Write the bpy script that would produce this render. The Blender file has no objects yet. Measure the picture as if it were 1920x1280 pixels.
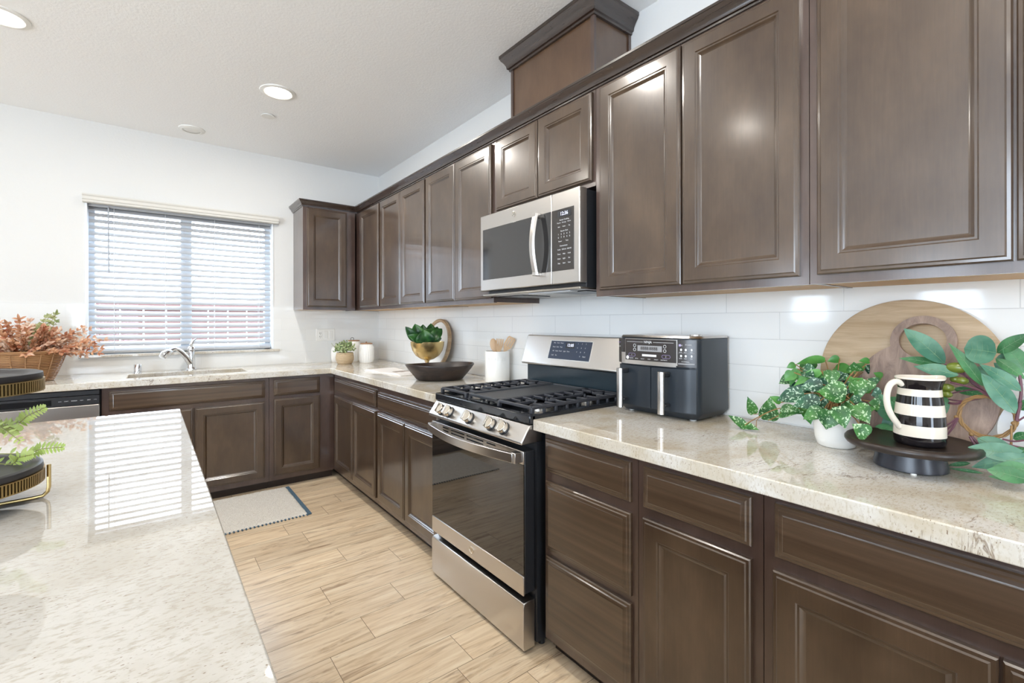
import bpy, bmesh, math, random
from mathutils import Vector, Matrix
random.seed(7)
S = bpy.context.scene
COL = S.collection
PI = math.pi

# ------------------------------------------------------------------ camera, world, light, exposure
CAM = Vector((-1.756, -4.3705, 1.2703)); YAW = 0.6585; FPX = 878.83; HY = 603.35
cd = bpy.data.cameras.new('camera'); cam = bpy.data.objects.new('camera', cd); COL.objects.link(cam)
cam.location = CAM; cam.rotation_euler = (PI/2, 0.0014, -YAW)
cd.sensor_width = 36; cd.lens = 36*FPX/1920; cd.shift_y = -(640-HY)/1920; cd.clip_start = 0.02
S.camera = cam
S.view_settings.view_transform = 'Standard'; S.view_settings.look = 'None'
S.view_settings.exposure = 0.09; S.view_settings.gamma = 1.0; S.view_settings.use_curve_mapping = False
S.cycles.use_denoising = True; S.cycles.max_bounces = 12; S.cycles.diffuse_bounces = 7
S.cycles.glossy_bounces = 5; S.cycles.transmission_bounces = 6; S.cycles.transparent_max_bounces = 8
S.cycles.sample_clamp_indirect = 6; S.cycles.caustics_reflective = False; S.cycles.caustics_refractive = False
W = bpy.data.worlds.new('sky'); S.world = W; W.use_nodes = True
bgn = W.node_tree.nodes['Background']; bgn.inputs[0].default_value = (0.72, 0.85, 1.0, 1); bgn.inputs[1].default_value = 14.0

def area_light(name, loc, rot, sx, sy, power, color, shape='RECTANGLE', parent=None):
    l = bpy.data.lights.new(name, 'AREA'); l.shape = shape; l.size = sx; l.size_y = sy
    l.energy = power; l.color = color
    o = bpy.data.objects.new(name, l); COL.objects.link(o); o.location = loc; o.rotation_euler = rot
    if parent: o.parent = parent
    return o
DAY = (0.90, 0.95, 1.0); WARM = (1.0, 0.95, 0.88)
# daylight through the kitchen window, two side windows and unseen openings added for fill
def portal(name, loc, rot, sx, sy):
    o = area_light(name, loc, rot, sx, sy, 1.0, DAY); o.data.cycles.is_portal = True; return o
portal('kitchen_window_daylight', (-1.517, 0.155, 1.58), (-PI/2, 0, 0), 1.16, 1.06)
portal('added_rear_opening_portal', (-2.5, -9.13, 1.2), (PI/2, 0, 0), 1.2, 2.25)  # unseen rear opening, added and sized for its fill light
portal('side_window_daylight', (-6.13, -1.55, 1.65), (0, -PI/2, 0), 0.75, 0.5)
portal('tall_window_daylight', (-6.13, -3.1, 1.65), (0, -PI/2, 0), 0.75, 0.56)
portal('added_left_opening_portal', (-6.13, -5.27, 1.32), (0, -PI/2, 0), 2.28, 2.66)  # large unseen opening added to brighten the right wall and cabinets
LAMP_W = 9.0

# ------------------------------------------------------------------ helpers
def at(u, v, ax, val):
    """world point on the plane ax = val that the photo shows at pixel (u, v)"""
    c, s = math.cos(-0.0014), math.sin(-0.0014)
    X0, Y0 = u-960, v-HY; X = c*X0+s*Y0; Y = -s*X0+c*Y0
    d = Vector((math.sin(YAW), math.cos(YAW), 0))*FPX + Vector((math.cos(YAW), -math.sin(YAW), 0))*X + Vector((0, 0, -Y))
    i = 'xyz'.index(ax)
    return CAM + d*((val-CAM[i])/d[i])

MATS = {}
def mat(name, color=(0.8, 0.8, 0.8), rough=0.5, metal=0.0, **kw):
    m = bpy.data.materials.new(name); m.use_nodes = True
    b = m.node_tree.nodes['Principled BSDF']
    b.inputs['Base Color'].default_value = (*color, 1); b.inputs['Roughness'].default_value = rough
    b.inputs['Metallic'].default_value = metal
    for k, v in kw.items():
        b.inputs[k.replace('_', ' ')].default_value = v
    MATS[name] = m
    return m
class NT:
    def __init__(s, m): s.t = m.node_tree; s.n = s.t.nodes; s.b = s.n['Principled BSDF']
    def new(s, typ, **kw):
        n = s.n.new(typ)
        for k, v in kw.items(): setattr(n, k, v)
        return n
    def link(s, a, b): s.t.links.new(a, b)
    def pos(s, scale=(1, 1, 1), rot=(0, 0, 0)):
        g = s.new('ShaderNodeNewGeometry'); mp = s.new('ShaderNodeMapping')
        mp.inputs['Scale'].default_value = scale; mp.inputs['Rotation'].default_value = rot
        s.link(g.outputs['Position'], mp.inputs['Vector']); return mp.outputs['Vector']
    def noise(s, vec, scale, detail=3, rough=0.5, dist=0):
        n = s.new('ShaderNodeTexNoise'); n.inputs['Scale'].default_value = scale; n.inputs['Detail'].default_value = detail
        n.inputs['Roughness'].default_value = rough; n.inputs['Distortion'].default_value = dist
        s.link(vec, n.inputs['Vector']); return n.outputs['Fac']
    def ramp(s, fac, stops):
        r = s.new('ShaderNodeValToRGB'); e = r.color_ramp.elements
        while len(e) < len(stops): e.new(0.5)
        for i, (p, c) in enumerate(stops):
            e[i].position = p; e[i].color = (*c, 1) if len(c) == 3 else c
        s.link(fac, r.inputs['Fac']); return r.outputs['Color']
    def mix(s, fac, a, b, mode='MIX'):
        m = s.new('ShaderNodeMix', data_type='RGBA', blend_type=mode)
        for sock, val in ((0, fac), (6, a), (7, b)):
            if hasattr(val, 'links') or hasattr(val, 'is_linked'): s.link(val, m.inputs[sock])
            elif sock == 0: m.inputs[0].default_value = val
            else: m.inputs[sock].default_value = (*val, 1)
        return m.outputs[2]
    def math(s, op, a, b=0.0, c=0.0):
        m = s.new('ShaderNodeMath', operation=op)
        for i, val in enumerate((a, b, c)):
            if hasattr(val, 'is_linked'): s.link(val, m.inputs[i])
            else: m.inputs[i].default_value = val
        return m.outputs[0]
    def bump(s, h, strength, dist=0.002):
        b = s.new('ShaderNodeBump'); b.inputs['Strength'].default_value = strength; b.inputs['Distance'].default_value = dist
        s.link(h, b.inputs['Height']); s.link(b.outputs[0], s.b.inputs['Normal'])

# walls and ceiling
def paint(name, col, sc, st):
    m = mat(name, col, 0.75); t = NT(m); t.bump(t.noise(t.pos(), sc, 4, 0.55), st, 0.003); return m
M_WALL = paint('wall_paint', (0.70, 0.695, 0.68), 70, 0.25)
M_CEIL = paint('ceiling_paint', (0.89, 0.895, 0.90), 90, 0.5)
M_TRIM = mat('white_trim', (0.80, 0.79, 0.76), 0.45)
# cabinet wood
def wood(name, c1, c2, c3, rough=0.33, scale=(1, 1, 1)):
    m = mat(name, c2, rough); t = NT(m)
    big = t.noise(t.pos((4*scale[0], 4*scale[1], 2.0*scale[2])), 1.6, 4, 0.6)
    gr = t.noise(t.pos((60*scale[0], 60*scale[1], 3.0*scale[2])), 3.0, 5, 0.65, 0.4)
    f = t.math('MULTIPLY_ADD', big, 0.80, t.math('MULTIPLY', gr, 0.20))
    t.link(t.ramp(f, [(0.33, c1), (0.5, c2), (0.68, c3)]), t.b.inputs['Base Color'])
    t.link(t.math('MULTIPLY_ADD', gr, 0.06, rough-0.03), t.b.inputs['Roughness'])
    t.b.inputs['Coat Weight'].default_value = 0.9; t.b.inputs['Coat Roughness'].default_value = 0.16
    t.bump(gr, 0.02, 0.001)
    return m
M_WOOD = wood('espresso_maple', (0.038, 0.020, 0.011), (0.058, 0.034, 0.019), (0.086, 0.053, 0.031))
M_WOODH = wood('espresso_maple_horizontal', (0.038, 0.020, 0.011), (0.058, 0.034, 0.019), (0.086, 0.053, 0.031), scale=(0.06, 0.06, 16))
M_FRAME = wood('espresso_frame', (0.045, 0.025, 0.019), (0.068, 0.040, 0.031), (0.095, 0.060, 0.047))
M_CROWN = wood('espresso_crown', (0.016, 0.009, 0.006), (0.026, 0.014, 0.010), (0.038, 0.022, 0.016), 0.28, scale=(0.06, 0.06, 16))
M_DUCT = wood('espresso_veneer', (0.060, 0.028, 0.013), (0.085, 0.043, 0.021), (0.110, 0.060, 0.032))
M_KICK = mat('toe_kick', (0.022, 0.013, 0.010), 0.4)
M_PLY = mat('natural_ply', (0.55, 0.34, 0.15), 0.55)
# quartz
def quartz(name, base, tan, dark, veins=0.75):
    m = mat(name, base, 0.012); t = NT(m)
    rot = (0, 0, 0.5)
    cloud = t.noise(t.pos(), 3.5, 5, 0.6, 0.8)
    fine = t.noise(t.pos((1, 2.2, 1), rot), 85, 3, 0.6)
    col = t.mix(t.ramp(cloud, [(0.4, (0, 0, 0)), (0.62, (1, 1, 1))]), base, tan)
    col = t.mix(t.ramp(fine, [(0.50, (0, 0, 0)), (0.66, (0.55, 0.55, 0.55))]), col, (tan[0]*0.80, tan[1]*0.76, tan[2]*0.68))
    sp = t.noise(t.pos((1, 2.6, 1), rot), 150, 2, 0.5)
    spm = t.noise(t.pos(), 14, 3, 0.6)
    thr = t.math('MULTIPLY_ADD', spm, 0.22, sp)
    col = t.mix(t.ramp(thr, [(0.77, (0, 0, 0)), (0.84, (0.9, 0.9, 0.9))]), col, dark)
    vn = t.noise(t.pos((1, 4.5, 1), (0, 0, 0.85)), 2.2, 7, 0.66, 0.7)
    line = t.math('ABSOLUTE', t.math('SUBTRACT', vn, 0.5))
    vm = t.math('MULTIPLY', t.ramp(line, [(0.0, (1, 1, 1)), (0.012, (0, 0, 0))]), t.ramp(t.noise(t.pos(), 6, 4, 0.7), [(0.54, (0, 0, 0)), (0.60, (1, 1, 1))]))
    col = t.mix(t.math('MULTIPLY', vm, veins), col, dark)
    t.link(col, t.b.inputs['Base Color'])
    t.b.inputs['Specular IOR Level'].default_value = 0.62
    return m
M_QUARTZ = quartz('speckled_quartz', (0.66, 0.64, 0.60), (0.53, 0.465, 0.36), (0.16, 0.10, 0.06))
M_QUARTZ_I = quartz('island_quartz', (0.53, 0.51, 0.475), (0.45, 0.42, 0.37), (0.22, 0.17, 0.12), 0.0)
# metals and blacks
def steel(name, col, rough=0.28, axis=2):
    m = mat(name, col, rough, 1.0); t = NT(m)
    sc = [900 if i == axis else 4 for i in range(3)]
    n = t.noise(t.pos(tuple(sc)), 1.0, 3, 0.6)
    t.link(t.math('MULTIPLY_ADD', n, 0.02, rough-0.01), t.b.inputs['Roughness'])
    return m
M_STEEL = steel('brushed_steel', (0.60, 0.575, 0.55))
M_STEELD = steel('dark_steel', (0.42, 0.39, 0.35), 0.3)
M_CHROME = mat('chrome', (0.80, 0.82, 0.85), 0.06, 1.0)
M_KNOB = mat('satin_knob', (0.70, 0.66, 0.60), 0.16, 1.0)
M_BLACK = mat('black_plastic', (0.018, 0.019, 0.022), 0.32)
M_GLOSS = mat('black_gloss', (0.010, 0.011, 0.013), 0.05, 0, Specular_IOR_Level=0.65)
M_ENAMEL = mat('black_enamel', (0.012, 0.014, 0.018), 0.12)
M_BACKG = mat('dark_backguard', (0.022, 0.036, 0.046), 0.2)
M_IRON = mat('cast_iron', (0.030, 0.032, 0.040), 0.42)
M_GRID = mat('griddle_iron', (0.045, 0.050, 0.058), 0.5)
M_GLASSO = mat('oven_glass', (0.016, 0.013, 0.011), 0.03, 0, Specular_IOR_Level=0.9)
M_GLASSM = mat('microwave_glass', (0.025, 0.024, 0.024), 0.07, 0, Specular_IOR_Level=0.9)
M_WHITEP = mat('white_plastic', (0.78, 0.77, 0.74), 0.35)
M_INK = mat('printed_white', (0.75, 0.76, 0.78), 0.5)
M_INKG = mat('printed_grey', (0.30, 0.30, 0.31), 0.5)
M_INKV = mat('printed_violet', (0.35, 0.28, 0.55), 0.5)
M_LED = mat('display_led', (0.2, 0.2, 0.3), 0.5); MATS['display_led'].node_tree.nodes['Principled BSDF'].inputs['Emission Color'].default_value = (0.75, 0.80, 1, 1); MATS['display_led'].node_tree.nodes['Principled BSDF'].inputs['Emission Strength'].default_value = 2.2
M_PANELB = mat('control_glass', (0.035, 0.050, 0.085), 0.12)
M_BLUEP = mat('fryer_body', (0.017, 0.023, 0.031), 0.34)
M_BRASS = mat('aged_brass', (0.62, 0.47, 0.22), 0.27, 1.0)
M_BRASSD = mat('antique_brass', (0.40, 0.28, 0.12), 0.35, 1.0)
M_CERAM = mat('white_ceramic', (0.83, 0.82, 0.79), 0.25)
M_CREAM = mat('cream_glaze', (0.70, 0.64, 0.55), 0.12)
M_BLKGL = mat('black_glaze', (0.010, 0.008, 0.009), 0.06)
M_LENS = mat('lamp_lens', (1, 0.97, 0.9), 0.5)
MATS['lamp_lens'].node_tree.nodes['Principled BSDF'].inputs['Emission Color'].default_value = (1, 0.93, 0.80, 1)
MATS['lamp_lens'].node_tree.nodes['Principled BSDF'].inputs['Emission Strength'].default_value = 12
def simplewood(name, c1, c2, sc=(3, 40, 40), rough=0.5, rot=(0, 0, 0), k=1.0):
    m = mat(name, c1, rough); t = NT(m)
    n = t.noise(t.pos(sc, rot), k, 6, 0.65, 0.8)
    t.link(t.ramp(n, [(0.35, c1), (0.65, c2)]), t.b.inputs['Base Color']); t.bump(n, 0.15, 0.001)
    return m
M_BOARD = simplewood('pale_board_wood', (0.47, 0.34, 0.21), (0.62, 0.48, 0.33), (8, 4, 55))
M_BOARD2 = simplewood('brown_board_wood', (0.20, 0.13, 0.10), (0.40, 0.28, 0.21), (30, 30, 6), k=1.3)
M_WALNUT = simplewood('dark_stand_wood', (0.010, 0.007, 0.006), (0.034, 0.021, 0.015), (20, 6, 20), 0.35)
M_BOWLW = simplewood('charred_bowl_wood', (0.008, 0.006, 0.006), (0.045, 0.028, 0.022), (8, 8, 30), 0.38)
M_UTENW = mat('utensil_beech', (0.62, 0.42, 0.25), 0.5)
M_LIDW = mat('lid_wood', (0.36, 0.20, 0.11), 0.5)
M_RINGW = simplewood('ring_wood', (0.33, 0.21, 0.11), (0.50, 0.36, 0.22), (10, 10, 30))
def weave(name, c1, c2, c3, zs, asx):
    m = mat(name, c1, 0.6); t = NT(m)
    w1 = t.new('ShaderNodeTexWave'); w1.inputs['Scale'].default_value = zs; w1.bands_direction = 'Z'; w1.inputs['Distortion'].default_value = 1.5; w1.inputs['Detail'].default_value = 2
    t.link(t.pos(), w1.inputs['Vector'])
    n = t.noise(t.pos((asx, asx, 6)), 1.0, 3)
    t.link(t.mix(w1.outputs['Fac'], t.mix(n, c1, c3), c2), t.b.inputs['Base Color']); t.bump(w1.outputs['Fac'], 0.8, 0.004)
    return m
M_RATTAN = weave('rattan_weave', (0.10, 0.035, 0.012), (0.50, 0.27, 0.11), (0.26, 0.10, 0.03), 30, 40)
M_SEAG = weave('seagrass_weave', (0.36, 0.25, 0.14), (0.72, 0.56, 0.36), (0.5, 0.36, 0.22), 40, 90)
def leafmat(name, c1, c2, spots=None, sc=60, trans=0.12, rough=0.4):
    m = mat(name, c1, rough); t = NT(m)
    n = t.noise(t.pos(), 22, 3)
    col = t.mix(t.ramp(n, [(0.35, (0, 0, 0)), (0.65, (1, 1, 1))]), c1, c2)
    if spots:
        s = t.noise(t.pos((1, 1, 1.0)), sc, 2, 0.5, 0.3)
        col = t.mix(t.ramp(s, [(0.575, (0, 0, 0)), (0.61, (0.85, 0.85, 0.85))]), col, spots)
    t.link(col, t.b.inputs['Base Color'])
    t.b.inputs['Transmission Weight'].default_value = 0.0
    return m
M_POTH = leafmat('pothos_leaf', (0.014, 0.085, 0.022), (0.060, 0.21, 0.040), (0.45, 0.62, 0.38), 150)
M_POTHD = leafmat('pothos_dark_leaf', (0.010, 0.055, 0.032), (0.025, 0.12, 0.055), (0.42, 0.58, 0.44), 150)
M_POTHP = leafmat('pothos_plain_leaf', (0.045, 0.20, 0.035), (0.11, 0.32, 0.07))
M_EUC = leafmat('eucalyptus_leaf', (0.030, 0.135, 0.080), (0.13, 0.28, 0.19))
M_EUCD = leafmat('olive_leaf', (0.025, 0.12, 0.040), (0.07, 0.23, 0.085))
M_OLIVE = mat('olive_fruit', (0.14, 0.18, 0.025), 0.25)
M_STEMP = mat('purple_stem', (0.14, 0.055, 0.075), 0.5)
M_STEMG = mat('green_stem', (0.25, 0.26, 0.06), 0.5)
M_TWIG = mat('twig', (0.28, 0.16, 0.06), 0.6)
M_SUCC = leafmat('succulent_leaf', (0.008, 0.045, 0.014), (0.035, 0.13, 0.028), rough=0.28)
M_FERN = leafmat('fern_leaf', (0.28, 0.40, 0.07), (0.48, 0.56, 0.18))
M_RUST = leafmat('rust_leaf', (0.30, 0.08, 0.03), (0.60, 0.33, 0.18))
M_TANL = leafmat('blush_leaf', (0.50, 0.27, 0.17), (0.74, 0.56, 0.43))
M_OLVL = leafmat('dried_green_leaf', (0.18, 0.22, 0.07), (0.42, 0.42, 0.20))
M_TINYL = leafmat('pale_green_leaf', (0.16, 0.25, 0.08), (0.48, 0.54, 0.28))
M_RUG = mat('cream_rug_pile', (0.72, 0.68, 0.60), 0.95)
t = NT(M_RUG); n = t.noise(t.pos(), 160, 3, 0.6); t.link(t.ramp(n, [(0.3, (0.72, 0.67, 0.60)), (0.6, (0.87, 0.84, 0.78))]), t.b.inputs['Base Color']); t.bump(n, 1.0, 0.006)
M_RUGB = mat('rug_blue_border', (0.08, 0.14, 0.20), 0.9)
M_PAPER = mat('paper', (0.80, 0.77, 0.74), 0.6)
M_PHOTO = mat('printed_page', (0.52, 0.45, 0.40), 0.5)
t = NT(M_PHOTO); t.link(t.ramp(t.noise(t.pos((1, 1, 1)), 14, 3), [(0.42, (0.30, 0.24, 0.20)), (0.56, (0.68, 0.62, 0.58))]), t.b.inputs['Base Color'])
# glazed tile
def tile(name, axis, k=1.0):
    m = mat(name, (0.86, 0.86, 0.85), 0.07); t = NT(m)
    g = t.new('ShaderNodeNewGeometry'); sep = t.new('ShaderNodeSeparateXYZ'); t.link(g.outputs['Position'], sep.inputs[0])
    cmb = t.new('ShaderNodeCombineXYZ')
    a = t.math('MULTIPLY', sep.outputs[axis], -1.0)
    t.link(t.math('ADD', a, 0.383*10 - 0.006 + (0.1 if axis == 0 else 0)), cmb.inputs[0]); t.link(t.math('SUBTRACT', sep.outputs[2], 1.4-0.0965*20), cmb.inputs[1])
    br = t.new('ShaderNodeTexBrick'); br.offset = 0.5; br.squash = 1
    br.inputs['Scale'].default_value = 1; br.inputs['Brick Width'].default_value = 0.383; br.inputs['Row Height'].default_value = 0.0965
    br.inputs['Mortar Size'].default_value = 0.0016; br.inputs['Mortar Smooth'].default_value = 0.5; br.inputs['Bias'].default_value = 0
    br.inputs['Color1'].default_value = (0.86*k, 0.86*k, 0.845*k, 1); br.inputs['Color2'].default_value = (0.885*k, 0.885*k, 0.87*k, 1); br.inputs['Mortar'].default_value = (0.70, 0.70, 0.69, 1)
    t.link(cmb.outputs[0], br.inputs['Vector'])
    t.link(br.outputs['Color'], t.b.inputs['Base Color'])
    wav = t.noise(t.pos(), 38, 2, 0.5)
    h = t.math('MULTIPLY_ADD', wav, 0.16, t.math('MULTIPLY', br.outputs['Fac'], -1.0))
    t.bump(h, 0.28, 0.002)
    return m
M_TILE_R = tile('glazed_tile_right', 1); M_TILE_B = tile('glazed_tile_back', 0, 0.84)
# floor planks
M_FLOOR = mat('oak_planks', (0.6, 0.45, 0.3), 0.32); t = NT(M_FLOOR)
att = t.new('ShaderNodeAttribute'); att.attribute_name = 'rnd'
g = t.new('ShaderNodeNewGeometry'); off = t.new('ShaderNodeVectorMath', operation='MULTIPLY_ADD')
cb = t.new('ShaderNodeCombineXYZ')
for i in range(3): t.link(att.outputs['Fac'], cb.inputs[i])
t.link(cb.outputs[0], off.inputs[0]); off.inputs[1].default_value = (37, 11, 5); t.link(g.outputs['Position'], off.inputs[2])
def mp(sc):
    q = t.new('ShaderNodeMapping'); q.inputs['Scale'].default_value = sc; t.link(off.outputs[0], q.inputs['Vector']); return q.outputs[0]
gr = t.noise(mp((2.2, 26, 1)), 1.6, 6, 0.62, 0.9); dk = t.noise(mp((2.6, 22, 1)), 1.1, 5, 0.7, 1.2)
col = t.ramp(gr, [(0.30, (0.57, 0.41, 0.25)), (0.5, (0.75, 0.585, 0.40)), (0.72, (0.86, 0.72, 0.53))])
col = t.mix(t.ramp(dk, [(0.55, (0, 0, 0)), (0.70, (0.85, 0.85, 0.85))]), col, (0.27, 0.16, 0.085))
hs = t.new('ShaderNodeHueSaturation'); t.link(col, hs.inputs['Color']); t.link(t.math('MULTIPLY_ADD', att.outputs['Fac'], 0.16, 0.92), hs.inputs['Value'])
t.link(hs.outputs[0], t.b.inputs['Base Color']); t.bump(gr, 0.08, 0.001)
M_GROUT = mat('plank_joint', (0.16, 0.11, 0.07), 0.8)
M_SLAT = mat('blind_slat', (0.47, 0.475, 0.485), 0.45)
t = NT(M_SLAT); tl = t.new('ShaderNodeBsdfTranslucent'); tl.inputs[0].default_value = (0.75, 0.80, 0.88, 1); mx = t.new('ShaderNodeMixShader'); mx.inputs[0].default_value = 0.12; t.link(t.b.outputs[0], mx.inputs[1]); t.link(tl.outputs[0], mx.inputs[2]); t.link(mx.outputs[0], t.n['Material Output'].inputs['Surface'])
M_CORD = mat('blind_cord', (0.75, 0.76, 0.78), 0.7)
M_FENCE = mat('cedar_fence', (0.12, 0.062, 0.056), 0.8)
M_STUCCO = mat('stucco', (0.30, 0.29, 0.28), 0.9)
M_GROUND = mat('yard_gravel', (0.25, 0.23, 0.21), 0.95)
M_GLASS = mat('window_glass', (1, 1, 1), 0.0)
t = NT(M_GLASS); tr = t.new('ShaderNodeBsdfTransparent'); gl = t.new('ShaderNodeBsdfGlossy'); gl.inputs['Roughness'].default_value = 0.02
mx = t.new('ShaderNodeMixShader'); mx.inputs[0].default_value = 0.015; t.link(tr.outputs[0], mx.inputs[1]); t.link(gl.outputs[0], mx.inputs[2]); t.link(mx.outputs[0], t.n['Material Output'].inputs['Surface'])

# ------------------------------------------------------------------ mesh builder
_text = {}
def text_geo(s):
    if s not in _text:
        c = bpy.data.curves.new('t', 'FONT'); c.body = s; c.align_x = 'CENTER'; c.align_y = 'CENTER'; c.size = 1.0; c.resolution_u = 2
        o = bpy.data.objects.new('t', c); COL.objects.link(o); bpy.context.view_layer.update()
        me = bpy.data.meshes.new_from_object(o)
        _text[s] = ([v.co.copy() for v in me.vertices], [tuple(p.vertices) for p in me.polygons])
        bpy.data.objects.remove(o); bpy.data.meshes.remove(me); bpy.data.curves.remove(c)
    return _text[s]
class MB:
    def __init__(s): s.bm = bmesh.new(); s.mi = 0; s.mats = []
    def use(s, m):
        if m not in s.mats: s.mats.append(m)
        s.mi = s.mats.index(m); return s
    def face(s, vs):
        try: f = s.bm.faces.new(vs); f.material_index = s.mi; return f
        except ValueError: return None
    def v(s, p): return s.bm.verts.new(p)
    def poly(s, pts): return s.face([s.v(p) for p in pts])
    def hexa(s, p):
        v = [s.v(q) for q in p]
        for q in ((0, 1, 2, 3), (7, 6, 5, 4), (0, 4, 5, 1), (1, 5, 6, 2), (2, 6, 7, 3), (3, 7, 4, 0)): s.face([v[i] for i in q])
        return s
    def box(s, x0, x1, y0, y1, z0, z1):
        return s.hexa([(x0, y0, z0), (x1, y0, z0), (x1, y1, z0), (x0, y1, z0), (x0, y0, z1), (x1, y0, z1), (x1, y1, z1), (x0, y1, z1)])
    def bar(s, p0, p1, w, h, up=(0, 0, 1)):
        p0, p1, up = Vector(p0), Vector(p1), Vector(up); d = (p1-p0).normalized(); r = d.cross(up).normalized()*w/2; u = r.cross(d).normalized()*h/2
        return s.hexa([p0-r-u, p0+r-u, p0+r+u, p0-r+u, p1-r-u, p1+r-u, p1+r+u, p1-r+u])
    def rings(s, rings, closed=True, cap0=True, cap1=True):
        R = [[s.v(p) for p in r] for r in rings]; n = len(R[0])
        for a, b in zip(R, R[1:]):
            for i in range(n if closed else n-1):
                j = (i+1) % n; s.face([a[i], a[j], b[j], b[i]])
        if cap0 and closed: s.face(list(reversed(R[0])))
        if cap1 and closed: s.face(R[-1])
        return s
    def cyl(s, p0, p1, r0, r1=None, seg=24, cap=True):
        r1 = r0 if r1 is None else r1; p0, p1 = Vector(p0), Vector(p1); d = (p1-p0).normalized()
        a = d.orthogonal().normalized(); b = d.cross(a)
        rs = [[p+(a*math.cos(2*PI*i/seg)+b*math.sin(2*PI*i/seg))*r for i in range(seg)] for p, r in ((p0, r0), (p1, r1))]
        return s.rings(rs, True, cap, cap)
    def lathe(s, c, prof, seg=40, sx=1, sy=1, flute=0, nf=0, axis=None, cap0=True, cap1=True, twist=0):
        c = Vector(c); rs = []
        if axis is None: ax = Vector((0, 0, 1)); a = Vector((1, 0, 0)); b = Vector((0, 1, 0))
        else: ax = Vector(axis).normalized(); a = ax.orthogonal().normalized(); b = ax.cross(a)
        for k, (r, z) in enumerate(prof):
            row = []
            for i in range(seg):
                th = 2*PI*i/seg; rr = max(r, 1e-5)*(1+flute*math.cos(nf*th+twist*z))
                row.append(c+ax*z+a*math.cos(th)*rr*sx+b*math.sin(th)*rr*sy)
            rs.append(row)
        return s.rings(rs, True, cap0, cap1)
    def tube(s, pts, r, seg=8, cap=True):
        pts = [Vector(p) for p in pts]; rs = []; rr = r if isinstance(r, (list, tuple)) else [r]*len(pts)
        a = None
        for i, p in enumerate(pts):
            d = (pts[min(i+1, len(pts)-1)]-pts[max(i-1, 0)]).normalized()
            a = d.orthogonal().normalized() if a is None else (a-d*a.dot(d)).normalized()
            b = d.cross(a); rs.append([p+(a*math.cos(2*PI*k/seg)+b*math.sin(2*PI*k/seg))*rr[i] for k in range(seg)])
        return s.rings(rs, True, cap, cap)
    def prism(s, pts, off):
        off = Vector(off); a = [s.v(p) for p in pts]; b = [s.v(Vector(p)+off) for p in pts]; n = len(a)
        s.face(list(reversed(a))); s.face(b)
        for i in range(n): s.face([a[i], a[(i+1) % n], b[(i+1) % n], b[i]])
        return s
    def text(s, string, o, ax, ay, size, lift=0.0006):
        o, ax, ay = Vector(o), Vector(ax).normalized(), Vector(ay).normalized(); nrm = ax.cross(ay)
        vs, fs = text_geo(string); L = [s.v(o+ax*q.x*size+ay*q.y*size+nrm*lift) for q in vs]
        for f in fs: s.face([L[i] for i in f])
        return s
    def sphere(s, c, r, sx=1, sy=1, sz=1, seg=16, rng=10, rot=None):
        m = Matrix.Translation(c) @ (rot if rot else Matrix.Identity(4)) @ Matrix.Diagonal((r*sx, r*sy, r*sz, 1))
        res = bmesh.ops.create_uvsphere(s.bm, u_segments=seg, v_segments=rng, radius=1, matrix=m)
        for v in res['verts']:
            for f in v.link_faces: f.material_index = s.mi
        return s
    def leaf(s, b, t, w, n=None, fold=0.25, droop=0.12, shape='lance', nu=7):
        b, t = Vector(b), Vector(t); d = t-b; L = d.length; d.normalize()
        n = Vector(n if n else (-0.6, -0.4, 0.7)); n = (n-d*n.dot(d))
        if n.length < 1e-4: n = d.orthogonal()
        n.normalize(); r = d.cross(n); rows = []
        for i in range(nu+1):
            q = i/nu
            if shape == 'heart': pr = (math.sin(PI*min(1, (q+0.04)**0.62)))**0.8 if q < 1 else 0
            elif shape == 'round': pr = math.sqrt(max(0, 1-(2*q-1)**2))
            elif shape == 'oval': pr = math.sin(PI*q**0.85)**0.8 if 0 < q < 1 else 0
            else: pr = math.sin(PI*q**0.8)**0.95 if 0 < q < 1 else 0
            hw = max(w/2*pr, w*0.012); c = b+d*L*q + n*(math.sin(PI*q)*droop*L*0.5)
            rows.append([c-r*hw+n*fold*hw*0.9, c-r*hw*0.5+n*fold*hw*0.35, c, c+r*hw*0.5+n*fold*hw*0.35, c+r*hw+n*fold*hw*0.9])
        return s.rings(rows, False)
    def obj(s, name, m=None, parent=None, bevel=0, smooth=True, seg=2, sharp=32, solid=0, recalc=True):
        bm = s.bm
        if recalc: bmesh.ops.recalc_face_normals(bm, faces=bm.faces)
        if parent is not None:
            off = parent_origin(parent); bmesh.ops.translate(bm, verts=bm.verts, vec=-off)
        if smooth:
            for f in bm.faces: f.smooth = True
            for e in bm.edges:
                if len(e.link_faces) == 2 and e.calc_face_angle(0) > math.radians(sharp): e.smooth = False
        me = bpy.data.meshes.new(name); bm.to_mesh(me); bm.free()
        for q in (s.mats or [m]): me.materials.append(q)
        o = bpy.data.objects.new(name, me); COL.objects.link(o)
        if parent is not None: o.parent = parent
        if solid: q = o.modifiers.new('solid', 'SOLIDIFY'); q.thickness = solid; q.offset = 0
        if bevel: q = o.modifiers.new('bevel', 'BEVEL'); q.width = bevel; q.segments = seg; q.limit_method = 'ANGLE'; q.angle_limit = math.radians(40)
        return o
def parent_origin(p):
    v = Vector((0, 0, 0))
    while p is not None: v += p.location; p = p.parent
    return v
def thing(name, label, cat, loc, group=None):
    o = bpy.data.objects.new(name, None); COL.objects.link(o); o.location = loc; o.empty_display_size = 0.05
    o['label'] = label; o['category'] = cat
    if group: o['group'] = group
    return o
def tag(o, label, cat, group=None):
    o['label'] = label; o['category'] = cat
    if group: o['group'] = group
    return o
def struct(o): o['kind'] = 'structure'; return o
def copy_tree(o, parent=None):
    c = o.copy(); COL.objects.link(c); c.parent = parent
    for ch in list(o.children): copy_tree(ch, c)
    return c

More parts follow.
